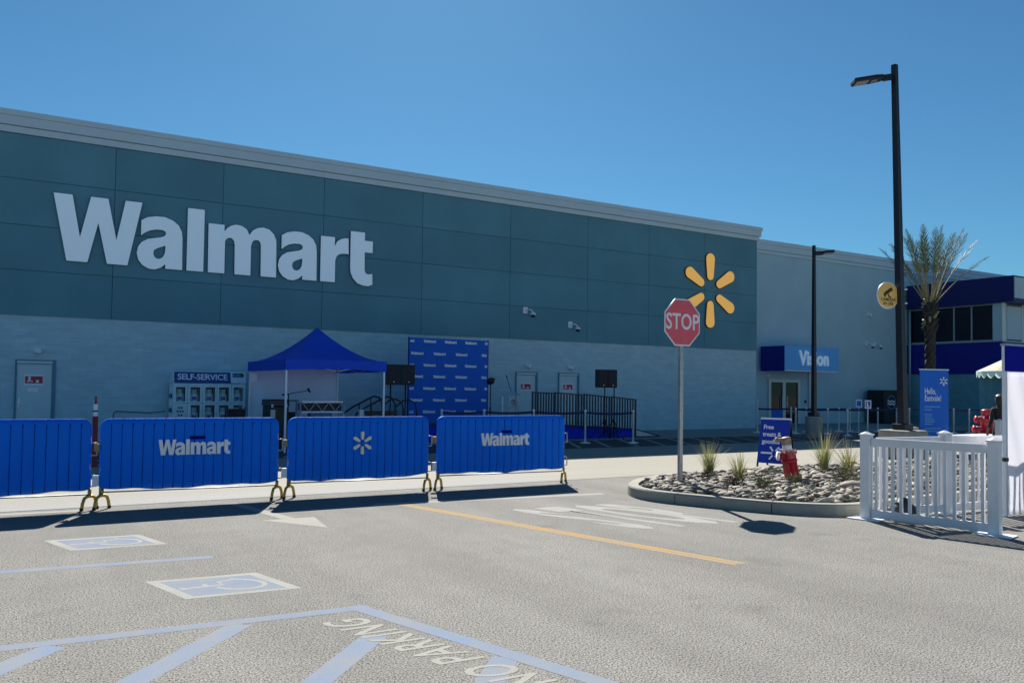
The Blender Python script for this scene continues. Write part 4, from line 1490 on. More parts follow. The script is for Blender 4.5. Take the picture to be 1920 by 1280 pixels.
# black drinks machine
vm = thing("vending_machine", "black upright vending machine with round white mark against the wall", "vending machine", (39.9, 27.4, 0))
MB().box(39.15, 40.72, 27.1, 28.1, 0.03, 1.76).build("cabinet", 'black', vm, bevel=0.02)
MB().box(40.42, 40.70, 27.06, 27.098, 0.2, 1.70).build("control_panel", 'black_metal', vm)
for z0, z1 in ((1.25, 1.66), (0.95, 1.12), (0.75, 0.88), (0.5, 0.65)):
    MB().box(40.50, 40.60, 27.045, 27.059, z0, z1).build("control_strip", 'white_text', vm)
place(shape2d([circ(0.36), circ(0.33)], 0.002), "round_mark", 'pale_text', vm, (39.75, 27.09, 1.12), XR, ZU, copy=False)
for dz in (0.07, -0.07):
    lp = [(-0.30 + 0.06 * k, 0.035 * math.sin(k * 1.3) + dz + 0.02) for k in range(11)] + [(0.30 - 0.06 * k, 0.035 * math.sin((10 - k) * 1.3) + dz - 0.05) for k in range(11)]
    place(shape2d([lp], 0.002), "round_mark_wave", 'white_text', vm, (39.75, 27.09, 1.12), XR, ZU, copy=False)

# stone bin beside tall pole
bn = thing("litter_bin", "low grey stone bin just right of the tall pole's base", "bin", (21.0, 13.7, 0))
MB().lathe([(0.17, 0), (0.19, 0.02), (0.19, 0.62), (0.17, 0.64)], 4, (21.0, 13.7, 0)).build("body", 'stucco', bn)
MB().lathe([(0.20, 0.641), (0.20, 0.70), (0.14, 0.72), (0.001, 0.725)], 4, (21.0, 13.7, 0)).build("lid", 'concrete', bn)

# tall blue banner
n_ = Vector((-0.39, -0.92, 0)).normalized()
r_ = Vector((0, 0, 1)).cross(n_)
bc = Vector((21.65, 13.47, 0))
bt = thing("welcome_banner", "tall blue roll-up banner with white greeting beside the palm", "banner", tuple(bc))
MB().obox(bc, r_, (0, 0, 1), n_, (-0.425, 0.425), (0.085, 2.27), (-0.006, 0.006)).build("print_sheet", 'banner_blue', bt)
MB().obox(bc, r_, (0, 0, 1), n_, (-0.44, 0.44), (2.272, 2.30), (-0.014, 0.014)).build("top_rail", 'silver', bt)
MB().obox(bc, r_, (0, 0, 1), n_, (-0.46, 0.46), (0.0, 0.083), (-0.10, 0.10)).build("cassette", 'silver', bt, bevel=0.01)
MB().cyl(bc - n_ * 0.03 + Vector((0, 0, 0.083)), bc - n_ * 0.03 + Vector((0, 0, 2.26)), 0.012).build("rear_pole", 'silver', bt)
place(EMBLEM, "printed_emblem", 'white_text', bt, tuple(bc + r_ * 0.27 + n_ * 0.008 + Vector((0, 0, 1.97))), r_, ZU, 0.085, 0.085)
for txt, z in (("Hello,", 1.69), ("Eastvale!", 1.50)):
    tm = text_mesh(txt, 0.20, 0.0025, 0.001, align='LEFT', spacing=1.02)
    place(tm, "printed_greeting", 'white_text', bt, tuple(bc - r_ * 0.29 + n_ * 0.009 + Vector((0, 0, z))), r_, ZU, 0.70, 1.15, copy=False)
for z, w in ((1.27, 0.46), (1.19, 0.2), (1.06, 0.22), (0.995, 0.22), (0.93, 0.28), (0.865, 0.3), (0.80, 0.24), (0.68, 0.5), (0.61, 0.54), (0.50, 0.18), (0.43, 0.34), (0.365, 0.36), (0.30, 0.32)):
    MB().obox(bc, r_, (0, 0, 1), n_, (-0.29, -0.29 + w), (z - 0.018, z + 0.018), (0.007, 0.009)).build("printed_text_line", 'pale_text', bt)

# ------------------------------------------------------------------ palm
px_, py_ = 29.96, 18.79
pt = thing("palm_tree", "young date palm with upright feathery crown in front of the entrance hall", "palm tree", (px_, py_, 0))
prof = []
tk = MB()
zz = 0.0
rows_ = 46
nseg = 16
vs, fs = [], []
for k in range(rows_ + 1):
    z = 5.15 * k / rows_
    base_r = 0.20 - 0.02 * min(1, z / 3) + (0.06 * max(0, (z - 3.6) / 1.5) if z < 4.7 else 0.06 * max(0, (5.15 - z) / 0.45))
    for i in range(nseg):
        a = 2 * math.pi * (i + 0.5 * (k % 2)) / nseg
        r = base_r * (1 + 0.10 * ((i * 7 + k * 3) % 5 - 2) / 2 + 0.05 * (k % 2))
        vs.append((px_ + r * math.cos(a), py_ + r * math.sin(a), z))
for k in range(rows_):
    for i in range(nseg):
        j = (i + 1) % nseg
        fs.append((k * nseg + i, k * nseg + j, (k + 1) * nseg + j, (k + 1) * nseg + i))
fs.append(tuple(rows_ * nseg + i for i in range(nseg)))
tk.add(vs, fs)
tk.build("trunk", 'palm_trunk', pt)
for k in range(34):
    z = 3.9 + 1.25 * (k / 34)
    a = k * 2.4
    r = 0.19
    p = Vector((px_ + r * math.cos(a), py_ + r * math.sin(a), z))
    q = p + Vector((math.cos(a) * 0.10, math.sin(a) * 0.10, 0.20))
    MB().cyl(p - Vector((math.cos(a), math.sin(a), 0)) * 0.05, q, 0.075, 0.045, 5).build("leaf_boot", 'palm_stem' if k % 3 == 0 else 'palm_trunk', pt)
rf = random.Random(5)
for k in range(25):
    a = k * 2.399963 + rf.uniform(-.2, .2)
    tilt = RAD((5 + 42 * (k / 25) ** 0.95) + rf.uniform(-3, 3))
    if k > 22:
        tilt = RAD(rf.uniform(44, 58))
    Lf = rf.uniform(2.6, 3.15) * (0.92 if k > 22 else 1.0)
    st_ = Vector((px_ + 0.13 * math.cos(a), py_ + 0.13 * math.sin(a), 5.0))
    pts = []
    nq = 14
    for q in range(nq + 1):
        u = q / nq
        th = tilt * (0.75 + 0.35 * u * u)
        if q == 0:
            p = st_.copy()
        else:
            p = pts[-1] + Vector((math.sin(th) * math.cos(a), math.sin(th) * math.sin(a), math.cos(th))) * (Lf / nq)
        pts.append(p)
    fr = MB()
    fr.tube(pts, [0.024 * (1 - 0.85 * q / nq) + 0.003 for q in range(nq + 1)], 5)
    fo = fr.build("frond", 'palm_stem', pt, True, recalc=False)
    lf = MB()
    for q in range(64):
        u = 0.44 + 0.56 * q / 64
        f = u * nq
        i_ = min(int(f), nq - 1)
        c = pts[i_].lerp(pts[i_ + 1], f - i_)
        d = (pts[i_ + 1] - pts[i_]).normalized()
        side = d.cross(Vector((math.cos(a), math.sin(a), 0.3))).normalized() * (1 if q % 2 else -1)
        rad_ = Vector((math.cos(a), math.sin(a), 0)) * rf.uniform(-.35, .35)
        ln = 0.46 * math.sin(math.pi * min(1, (u - 0.40) / 0.60 * 0.80 + 0.16)) * rf.uniform(.75, 1.1)
        dirn = (side * rf.uniform(.45, .7) + d * 0.9 + rad_).normalized()
        w = d.cross(dirn).normalized().cross(dirn) * 0.009
        lf.add([c - w * 0.6, c + dirn * ln * 0.5 - w, c + dirn * ln, c + dirn * ln * 0.5 + w, c + w * 0.6], [(0, 1, 2, 3, 4)])
    lf.build("leaflets", 'palm_leaf', fo, recalc=False)

# ------------------------------------------------------------------ white booth with blue fascia at right edge
TX, TY = 11.545, 6.18
bo = thing("booth_tent", "white-walled booth tent with blue fascia cut off by the right edge", "tent", (TX, TY, 0))
for cx_, cy_ in ((TX, TY), (TX + 3.0, TY)):
    if cy_ == TY or cx_ > TX:
        lg = MB().box(cx_ - 0.025, cx_ + 0.025, cy_ - 0.025, cy_ + 0.025, 0.01, 2.30).build("leg", 'white_metal', bo, bevel=0.004)
        MB().box(cx_ - 0.032, cx_ + 0.032, cy_ - 0.032, cy_ + 0.032, 0.74, 0.79).build("leg_collar", 'black', lg)
        MB().box(cx_ - 0.05, cx_ + 0.05, cy_ - 0.05, cy_ + 0.05, 0.003, 0.0095).build("foot_plate", 'white_metal', lg)
MB().box(TX - 0.045, TX + 3.05, TY - 0.045, TY - 0.027, 1.955, 2.30).build("fascia", 'booth_blue', bo)
MB().box(TX - 0.05, TX + 3.06, TY - 0.05, TY + 0.03, 2.301, 2.33).build("fascia_trim", 'mullion', bo)
wl_ = MB()
nx, nz = 70, 26
vs, fs = [], []
for j in range(nz + 1):
    for i in range(nx + 1):
        x = TX + 0.05 + 2.9 * i / nx
        v = j / nz
        z = 0.02 + 1.93 * v
        y = TY + 0.03 + 0.018 * math.sin(x * 19 + 2 * z) * (0.4 + 0.6 * v) + 0.03 * math.sin(x * 7 - z * 3.2) - 0.16 * (1 - v) ** 2 * math.sin(min(1, (x - TX) / 0.8) * 1.5)
        vs.append((x, y, z))
for j in range(nz):
    for i in range(nx):
        b_ = j * (nx + 1) + i
        fs.append((b_, b_ + 1, b_ + nx + 2, b_ + nx + 1))
wl_.add(vs, fs)
o = wl_.build("side_wall", 'white_cloth', bo, True)
sm = o.modifiers.new("thickness", 'SOLIDIFY')
sm.thickness = 0.004
for k in range(7):
    z = 0.25 + k * 0.26
    MB().box(TX + 0.028, TX + 0.05, TY - 0.01, TY + 0.01, z, z + 0.12).build("wall_tie", 'black', bo)

# scalloped parasol behind booth
UX, UY = 18.9, 9.9
um = thing("scalloped_parasol", "cream parasol with scalloped edge poking out behind the booth tent", "parasol", (UX, UY, 0))
mb, sc = MB(), MB()
ns = 24
for k in range(ns):
    a0, a1 = 2 * math.pi * k / ns, 2 * math.pi * (k + 1) / ns
    R_ = 0.74
    p0 = Vector((UX + R_ * math.cos(a0), UY + R_ * math.sin(a0), 2.14))
    p1 = Vector((UX + R_ * math.cos(a1), UY + R_ * math.sin(a1), 2.14))
    mb.add([(UX, UY, 2.52), p0, p1], [(0, 1, 2)])
    pts = [p0] + [p0.lerp(p1, t / 6) - Vector((0, 0, 0.05 + 0.09 * math.sin(math.pi * t / 6))) for t in range(7)] + [p1]
    sc.poly(pts)
mb.build("canopy", 'cream', um, recalc=False)
sc.build("scalloped_edge", 'pale_teal', um, recalc=False)
MB().cyl((UX, UY, 0.03), (UX, UY, 2.5), 0.02).lathe([(0.25, 0.003), (0.25, 0.05), (0.03, 0.07)], 16, (UX, UY, 0)).build("pole", 'silver', um)

# low table behind the fence
tb = thing("folding_table", "low white-topped table with navy edge behind the fence", "table", (22.4, 13.2, 0))
MB().box(21.75, 23.75, 12.75, 13.35, 0.47, 0.51).build("table_top", 'white_metal', tb)
MB().box(21.77, 23.73, 12.77, 13.33, 0.38, 0.469).build("apron", 'navy', tb)
for x in (21.82, 23.68):
    for y in (12.82, 13.28):
        MB().cyl((x, y, 0), (x, y, 0.379), 0.02).build("leg", 'galv', tb)

# ------------------------------------------------------------------ person beside the parasol
def person(loc, face, label):
    x, y = loc
    f = Vector((*face, 0)).normalized()
    s = Vector((-f.y, f.x, 0))
    J = {
        'pelvis': (0, 0, 0.88, .125, .10), 'waist': (0, 0.0, 1.02, .12, .09), 'chest': (0, 0.0, 1.20, .145, .105), 'neckb': (0, 0, 1.345, .07, .065), 'neck': (0, .01, 1.40, .05, .05),
        'head1': (0, .02, 1.47, .07, .078), 'head2': (0, .025, 1.54, .078, .092), 'head3': (0, .015, 1.59, .06, .07),
    }
    for sg_, n in ((1, 'l'), (-1, 'r')):
        J.update({
            'sh' + n: (sg_ * .165, 0, 1.315, .055, .055), 'el' + n: (sg_ * .205, -.02, 1.06, .042, .042), 'wr' + n: (sg_ * .20, .10, .86, .028, .028), 'hand' + n: (sg_ * .195, .13, .80, .034, .02),
            'hip' + n: (sg_ * .085, 0, .83, .09, .09), 'kn' + n: (sg_ * .095, .015, .46, .055, .06), 'an' + n: (sg_ * .10, -.01, .09, .04, .045), 'to' + n: (sg_ * .11, .14, .035, .04, .03)})
        for k, dx in enumerate((-.026, -.009, .009, .026)):
            ln = (.062, .072, .068, .052)[k]
            J['f%d%s' % (k, n)] = (sg_ * .195 + dx * .6, .135 + dx * .3, .765, .009, .009)
            J['g%d%s' % (k, n)] = (sg_ * .195 + dx * .8, .15 + dx * .3, .765 - ln, .008, .008)
        J['th' + n] = (sg_ * .17, .155, .79, .010, .010)
        J['tt' + n] = (sg_ * .155, .175, .755, .009, .009)
    E = [('pelvis', 'waist'), ('waist', 'chest'), ('chest', 'neckb'), ('neckb', 'neck'), ('neck', 'head1'), ('head1', 'head2'), ('head2', 'head3')]
    for n in 'lr':
        E += [('chest', 'sh' + n), ('sh' + n, 'el' + n), ('el' + n, 'wr' + n), ('wr' + n, 'hand' + n), ('pelvis', 'hip' + n), ('hip' + n, 'kn' + n), ('kn' + n, 'an' + n), ('an' + n, 'to' + n), ('hand' + n, 'th' + n), ('th' + n, 'tt' + n)]
        for k in range(4):
            E += [('hand' + n, 'f%d%s' % (k, n)), ('f%d%s' % (k, n), 'g%d%s' % (k, n))]
    keys = list(J)
    vs = [Vector((x, y, 0)) + s * J[k][0] + f * J[k][1] + Vector((0, 0, J[k][2])) for k in keys]
    me = bpy.data.meshes.new("tmp_body")
    me.from_pydata(vs, [(keys.index(a), keys.index(b)) for a, b in E], [])
    o = bpy.data.objects.new("tmp_body", me)
    col.objects.link(o)
    o.modifiers.new("skin", 'SKIN')
    for i, k in enumerate(keys):
        me.skin_vertices[0].data[i].radius = J[k][3:5]
    me.skin_vertices[0].data[keys.index('pelvis')].use_root = True
    ss_ = o.modifiers.new("sub", 'SUBSURF')
    ss_.levels = 2
    dg = bpy.context.evaluated_depsgraph_get()
    bmh = bpy.data.meshes.new_from_object(o.evaluated_get(dg))
    bpy.data.objects.remove(o)
    bmh.materials.clear()
    bmh.materials.append(M['skin'])
    bmh.materials.append(M['dark_cloth'])
    for p in bmh.polygons:
        p.use_smooth = True
        z = p.center.z
        q = p.center - Vector((x, y, 0))
        fx = q.dot(f)
        hand = z < 0.88 and abs(q.dot(s)) > 0.14 and fx > 0.06 and z > 0.6
        p.material_index = 0 if (z > 1.37 or hand) else 1
    t = thing("person", label, "person", (x, y, 0))
    b = bpy.data.objects.new("body", bmh)
    col.objects.link(b)
    b.parent = t
    bmh.transform(XF[t.name].inverted())
    reg(b, XF[t.name])
    hb = bmesh.new()
    bmesh.ops.create_icosphere(hb, subdivisions=3, radius=1.0)
    c0 = Vector((x, y, 1.545)) + f * -0.01
    for v in hb.verts:
        r = Vector((v.co.x * .105, v.co.y * .125, v.co.z * .10))
        w = c0 + s * r.x + f * r.y + Vector((0, 0, r.z))
        if v.co.y > 0.25 and v.co.z < 0.35:
            w -= f * 0.06
        if v.co.y < 0.1 and v.co.z < 0:
            w.z -= 0.16 * (-v.co.z)
        v.co = w
    hm = bpy.data.meshes.new("hair")
    hb.to_mesh(hm)
    hb.free()
    link_mesh("hair", hm, 'hair', t, True)
    # face: nose, eyes, ears
    fc = Vector((x, y, 1.515)) + f * 0.095
    MB().prism([fc + s * .012 + Vector((0, 0, -.02)), fc - s * .012 + Vector((0, 0, -.02)), fc + Vector((0, 0, .02))], f * 0.018).build("nose", 'skin', t, True)
    for sg_ in (-1, 1):
        MB().lathe([(.001, -.008), (.010, 0), (.001, .008)], 8, fc + s * sg_ * .03 + Vector((0, 0, .025)) - f * .008).build("eye", 'white_metal', t, True)
        MB().lathe([(.001, -.028), (.014, 0), (.001, .028)], 8, Vector((x, y, 1.52)) + s * sg_ * .08 + f * 0.01).build("ear", 'skin', t, True)
    MB().box(-.02, .02, 0, .004, -.004, .004)
    return t


person((19.23, 10.41), (0.45, 0.9), "person in black clothes with dark hair standing behind the tent post")

# ------------------------------------------------------------------ blue pop-up canopy by the wall
cx0, cx1, cy0, cy1 = 5.72, 8.33, 20.0, 23.6
pc = thing("popup_canopy", "blue pop-up canopy with white back wall beside the wall cage", "tent", ((cx0 + cx1) / 2, (cy0 + cy1) / 2, 0))
pk = Vector(((cx0 + cx1) / 2 + 0.05, 21.8, 3.19))
cr = [(cx0, cy0), (cx1, cy0), (cx1, cy1), (cx0, cy1)]
rf_ = MB()
nu, nv = 10, 8
for k in range(4):
    A_, B_ = Vector((*cr[k], 2.26)), Vector((*cr[(k + 1) % 4], 2.26))
    vs, fs = [], []
    for j in range(nv + 1):
        v = j / nv
        for i in range(nu + 1):
            u = i / nu
            e = A_.lerp(B_, u)
            p = e.lerp(pk, v)
            # fabric hangs in a curve from the peak to the eaves
            p.z = e.z + (pk.z - e.z) * (v ** 1.7) - 0.02 * math.sin(math.pi * u) * (1 - v) + (0.0)
            vs.append(p)
    for j in range(nv):
        for i in range(nu):
            b_ = j * (nu + 1) + i
            fs.append((b_, b_ + 1, b_ + nu + 2, b_ + nu + 1))
    rf_.add(vs, fs)
rfo = rf_.build("canopy_roof", 'tent_blue', pc, True)
for k in range(4):
    A_, B_ = Vector((*cr[k], 2.262)), Vector((*cr[(k + 1) % 4], 2.262))
    n_o = (B_ - A_).normalized().cross(Vector((0, 0, 1))) * 0.015
    mb = MB()
    vs, fs = [], []
    for i in range(25):
        u = i / 24
        p = A_.lerp(B_, u) + n_o * (1 + math.sin(u * 40) * 0.6)
        lift = 0.05 * math.sin(math.pi * u) if k == 0 else 0
        vs += [p, p - Vector((0, 0, 0.265 - lift))]
    for i in range(24):
        fs.append((2 * i, 2 * i + 1, 2 * i + 3, 2 * i + 2))
    mb.add(vs, fs)
    mb.build("valance", 'tent_blue', pc, True)
for x, y in cr:
    lx, ly = x + (0.04 if x == cx0 else -0.04), y + (0.04 if y == cy0 else -0.04)
    lg = MB().box(lx - 0.022, lx + 0.022, ly - 0.022, ly + 0.022, 0.012, 2.24).build("leg", 'white_metal', pc)
    MB().box(lx - 0.06, lx + 0.06, ly - 0.06, ly + 0.06, 0.008, 0.0115).build("foot_plate", 'galv', lg)
mb = MB()
vs, fs = [], []
for i in range(41):
    u = i / 40
    x = cx0 + 0.07 + (cx1 - cx0 - 0.14) * u
    y = cy1 - 0.01 + 0.012 * math.sin(u * 30)
    vs += [(x, y, 0.05), (x, y, 2.10)]
for i in range(40):
    fs.append((2 * i, 2 * i + 2, 2 * i + 3, 2 * i + 1))
mb.add(vs, fs)
mb.build("back_wall", 'back_cloth', pc, True)
MB().box(cx0 + 0.01, cx0 + 0.20, cy0 + 3.4, cy0 + 3.41, 1.72, 1.95).build("care_card", 'white_metal', pc)
# scissor truss under the valance
tr_ = MB()
for a, b in ((0, 1), (1, 2), (3, 0)):
    A_, B_ = Vector((*cr[a], 0)), Vector((*cr[b], 0))
    for q in range(2):
        p0, p1 = A_.lerp(B_, q / 2 + 0.02), A_.lerp(B_, (q + 1) / 2 - 0.02)
        i_ = Vector(((cx0 + cx1) / 2 - p0.x, (cy0 + cy1) / 2 - p0.y, 0)).normalized() * 0.06
        tr_.beam(p0 + i_ + Vector((0, 0, 2.0)), p1 + i_ + Vector((0, 0, 2.2)), 0.02)
        tr_.beam(p0 + i_ * 1.5 + Vector((0, 0, 2.2)), p1 + i_ * 1.5 + Vector((0, 0, 2.0)), 0.02)
tr_.build("scissor_truss", 'mullion', pc)

# gas bottle cage
ca = thing("bottle_cage", "pale metal exchange cage with dark blue self-service header against the wall", "cage", (4.97, 25.1, 0))
X0, X1, Y0, Y1 = 3.98, 5.97, 24.9, 25.62
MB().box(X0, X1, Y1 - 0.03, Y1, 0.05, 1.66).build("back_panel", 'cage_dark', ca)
for x in (X0, X1 - 0.04):
    MB().box(x, x + 0.04, Y0 + 0.03, Y1 - 0.031, 0.05, 1.655).build("side_panel", 'cage', ca)
for z in (0.05, 0.53, 1.05, 1.60):
    MB().box(X0 + 0.041, X1 - 0.041, Y0 + 0.031, Y1 - 0.032, z, z + 0.025).build("shelf", 'cage', ca)
# header: sloping box with lettering
hd = MB()
hd.add([(X0, Y0 - 0.02, 1.67), (X1, Y0 - 0.02, 1.67), (X1, Y1, 1.67), (X0, Y1, 1.67), (X0, Y0 + 0.06, 1.99), (X1, Y0 + 0.06, 1.99), (X1, Y0 + 0.12, 1.99), (X0, Y0 + 0.12, 1.99)],
       [(0, 1, 5, 4), (1, 2, 6, 5), (2, 3, 7, 6), (3, 0, 4, 7), (4, 5, 6, 7), (3, 2, 1, 0)])
hd.build("header", 'cage', ca)
hu = Vector((0, 0.08, 0.32)).normalized()
hn = Vector((1, 0, 0)).cross(hu)
MB().obox((X0, Y0 - 0.02, 1.67), XR, hu, hn, (0.02, 1.56), (0.0, 0.31), (0.002, 0.006)).build("header_face", 'sign_navy', ca)
tm = text_mesh("SELF-SERVICE", 0.25, 0.004, 0.001, spacing=0.95)
xs = [v.co.x for v in tm.vertices]
place(tm, "header_words", 'white_text', ca, tuple(Vector((X0 + 0.79, Y0 - 0.02, 1.67)) + hu * 0.155 + hn * 0.0085), XR, hu, 1.36 / (max(xs) - min(xs)), 0.95, copy=False)
pill = [(0.0, -0.06), (0.25, -0.06)] + [(0.25 + 0.07 * math.sin(t), -0.07 * math.cos(t)) for t in [math.pi * k / 8 for k in range(1, 8)]] + [(0.25, 0.06), (0.0, 0.06)]
place(shape2d([pill], 0.002), "header_badge", 'black', ca, tuple(Vector((X0 + 1.62, Y0 - 0.02, 1.67)) + hu * 0.23 + hn * 0.004), XR, hu, copy=False)
bm_ = MB()
for dz, w0, w1 in ((0.025, 0.09, 0.22), (-0.02, 0.07, 0.26)):
    bm_.obox(Vector((X0 + 1.62, Y0 - 0.02, 1.67)) + hu * (0.23 + dz), XR, hu, hn, (w0, w1), (-0.012, 0.012), (0.0065, 0.008))
bm_.lathe([(0.03, 0), (0.03, 0.002)], 8, Vector((X0 + 1.66, Y0 - 0.02, 1.67)) + hu * 0.23 + hn * 0.0065, hn)
bm_.build("badge_print", 'pale_text', ca)
cells = [(4.06, 4.301), (4.443, 4.703), (4.848, 5.112), (5.23, 5.498), (5.634, 5.907)]
edges = [X0 + 0.005, 4.37, 4.775, 5.17, 5.565, X1 - 0.005]
zr = [(0.07, 0.52), (0.57, 1.03), (1.137, 1.54)]
ze = [0.05, 0.545, 1.085, 1.65]
for r in range(3):
    for c in range(5):
        a0, a1 = edges[c] + 0.004, edges[c + 1] - 0.004
        b0_, b1_ = cells[c]
        z0, z1 = ze[r] + 0.004, ze[r + 1] - 0.004
        k0, k1 = zr[r]
        dr = MB().box(a0, b0_, Y0 - 0.01, Y0 + 0.025, z0, z1).box(b1_, a1, Y0 - 0.01, Y0 + 0.025, z0, z1).box(b0_, b1_, Y0 - 0.01, Y0 + 0.025, z0, k0).box(b0_, b1_, Y0 - 0.01, Y0 + 0.025, k1, z1).build("cage_door", 'cage', ca)
        if r == 1 and c == 0:
            hol = [[(b0_, k0), (b1_, k0), (b1_, k1), (b0_, k1)]]
            for q in range(3):
                for w in range(4):
                    hx, hz = b0_ + 0.055 + q * 0.07 + (0.035 if w % 2 else 0), k0 + 0.07 + w * 0.105
                    if hx < b1_ - 0.03:
                        hol.append([(hx + 0.026 * math.cos(t), hz + 0.03 * math.sin(t)) for t in [2 * math.pi * e / 10 for e in range(10)]])
            place(shape2d(hol, 0.004), "perforated_panel", 'cage', dr, (0, Y0 + 0.005, 0), XR, ZU, copy=False)
        else:
            wr_ = MB()
            for q in range(1, 6):
                xx = b0_ + (b1_ - b0_) * q / 6
                wr_.cyl((xx, Y0 + 0.01, k0), (xx, Y0 + 0.01, k1), 0.0025, n=4, cap=False)
            wr_.build("wire_grid", 'cage', dr)
for k in range(5):
    MB().box(X0 - 0.03, X0 - 0.001, Y0 + 0.10, Y0 + 0.45, 0.62 + k * 0.2, 0.74 + k * 0.2).build("side_label", 'sign_navy' if k % 2 else 'white_metal', ca)


def tank(x, y, z, label):
    t = thing("gas_bottle", label, "gas bottle", (x, y, z), 0, "gas bottles stacked in the wall cage")
    MB().lathe([(0.085, 0), (0.10, 0.02), (0.118, 0.06), (0.118, 0.22), (0.10, 0.29), (0.04, 0.32), (0.001, 0.325)], 18, (x, y, z)).build("body", 'tank', t, True)
    MB().lathe([(0.075, 0.31), (0.085, 0.40), (0.078, 0.40), (0.068, 0.31)], 14, (x, y, z)).build("collar", 'tank', t, True)
    MB().box(x - 0.06, x + 0.05, y - 0.122, y - 0.116, z + 0.10, z + 0.19).build("printed_label", 'sign_navy', t)


for r, z in ((0, 0.556), (1, 1.077)):
    for c in range(5):
        if r == 0 and c == 0:
            continue
        b0_, b1_ = cells[c]
        ordw = ("leftmost", "second", "middle", "fourth", "rightmost")[c]
        tank((b0_ + b1_) / 2, Y0 + 0.22, z, "%s gas bottle from the left on the %s visible shelf of the wall cage" % (ordw, ("lower", "upper")[r]))

# red and white marker post
mp = thing("marker_post", "slim red post with white bands standing behind the left barriers", "post", (1.485, 18.085, 0))
MB().lathe([(0.075, 0.003), (0.075, 0.03), (0.05, 0.05), (0.052, 0.98)], 16, (1.485, 18.085, 0)).build("shaft", 'dull_red', mp, True)
MB().lathe([(0.045, 0.981), (0.045, 1.07)], 16, (1.485, 18.085, 0)).build("white_band", 'white_metal', mp, True)
MB().lathe([(0.047, 1.071), (0.047, 1.095)], 16, (1.485, 18.085, 0)).build("dark_band", 'black', mp, True)
MB().lathe([(0.045, 1.096), (0.045, 1.22)], 16, (1.485, 18.085, 0)).build("white_band", 'white_metal', mp, True)
MB().lathe([(0.022, 1.221), (0.018, 1.37), (0.001, 1.38)], 10, (1.485, 18.085, 0)).build("tip", 'dull_red', mp, True)

# white bollard in front of the cage, folding chair
wp = thing("slim_bollard", "slim white bollard standing in front of the bottle cage", "bollard", (4.325, 24.36, 0))
MB().lathe([(0.045, 0.009), (0.045, 1.0), (0.03, 1.05), (0.001, 1.06)], 14, (4.325, 24.36, 0)).build("shaft", 'white_metal', wp, True)
MB().lathe([(0.09, 0.0085), (0.09, 0.02), (0.046, 0.022)], 14, (4.325, 24.36, 0)).build("base_ring", 'white_metal', wp)
ch = thing("folding_chair", "black folding chair in front of the bottle cage", "chair", (4.57, 20.0, 0))
hx0, hx1, hy0 = 4.33, 4.78, 19.9
MB().box(hx0 + 0.03, hx1 - 0.03, hy0 - 0.02, hy0 + 0.02, 0.66, 1.07).build("backrest", 'dark_cloth', ch, bevel=0.01)
MB().box(hx0, hx1, hy0 - 0.001, hy0 + 0.45, 0.44, 0.47).build("seat", 'dark_cloth', ch)
for x in (hx0 + 0.01, hx1 - 0.01):
    MB().cyl((x, hy0 + 0.4, 0.01), (x, hy0 - 0.02, 1.12), 0.014).build("leg", 'black_metal', ch)
    MB().cyl((x, hy0 - 0.05, 0.01), (x, hy0 + 0.42, 0.46), 0.014).build("leg", 'black_metal', ch)
    MB().box(x - 0.025, x + 0.025, hy0 - 0.05, hy0 + 0.32, 0.66, 0.69).build("armrest", 'black', ch)
# cable loop on the wall
cb = MB().tube([(2.55, 25.68, 0.30), (2.56, 25.66, 0.78), (2.62, 25.64, 0.84), (3.0, 25.64, 0.82), (3.5, 25.64, 0.79), (3.9, 25.62, 0.84)], 0.012, 6).build("wall_cable", 'cable', None, True)
tag(cb, "thin dark cable looping along the block wall to the cage", "cable")

# equipment under the canopy
fc_ = thing("flight_case", "black equipment trunk standing under the canopy", "case", (5.95, 21.6, 0))
MB().box(5.72, 6.20, 21.3, 22.0, 0.03, 1.08).build("case_body", 'black', fc_, bevel=0.02)
MB().box(5.70, 6.22, 21.28, 22.02, 1.085, 1.26).build("case_lid", 'black_metal', fc_, bevel=0.02)
MB().box(5.74, 5.86, 21.285, 21.299, 0.75, 1.0).build("latch_plate", 'galv', fc_)
for x in (5.78, 6.14):
    MB().box(x - 0.03, x + 0.03, 21.27, 21.279, 1.06, 1.14).build("latch", 'galv', fc_)
ms = thing("microphone_stand", "black microphone stand with long tilted boom under the canopy", "microphone", (6.1, 21.0, 0))
MB().cyl((6.105, 21.0, 0.01), (6.105, 21.0, 1.42), 0.014).build("upright", 'black', ms, True)
MB().cyl((5.95, 21.0, 1.385), (6.62, 21.0, 1.50), 0.010).build("boom", 'black', ms, True)
MB().cyl((6.60, 21.0, 1.56), (6.66, 21.0, 1.45), 0.028, 0.022).build("microphone", 'black', ms, True)
MB().cyl((5.94, 21.0, 1.383), (6.0, 21.0, 1.394), 0.022).build("counterweight", 'black', ms, True)
for k in range(3):
    a = k * 2.094
    MB().cyl((6.105, 21.0, 0.16), (6.105 + 0.28 * math.cos(a), 21.0 + 0.28 * math.sin(a), 0.012), 0.01).build("leg", 'black', ms)
tt = thing("truss_table", "aluminium truss stand with zigzag braces under the canopy", "stand", (7.15, 21.6, 0))
tx0, tx1, ty = 6.57, 7.75, 21.5
for x in (tx0, tx1):
    for y in (ty, ty + 0.35):
        MB().cyl((x, y, 0.01), (x, y, 1.22), 0.025).build("upright", 'truss', tt, True)
for y in (ty, ty + 0.35):
    MB().beam((tx0 + 0.026, y, 1.2), (tx1 - 0.026, y, 1.2), 0.035).build("top_chord", 'truss', tt)
    MB().beam((tx0 + 0.026, y, 0.93), (tx1 - 0.026, y, 0.93), 0.03).build("bottom_chord", 'truss', tt)
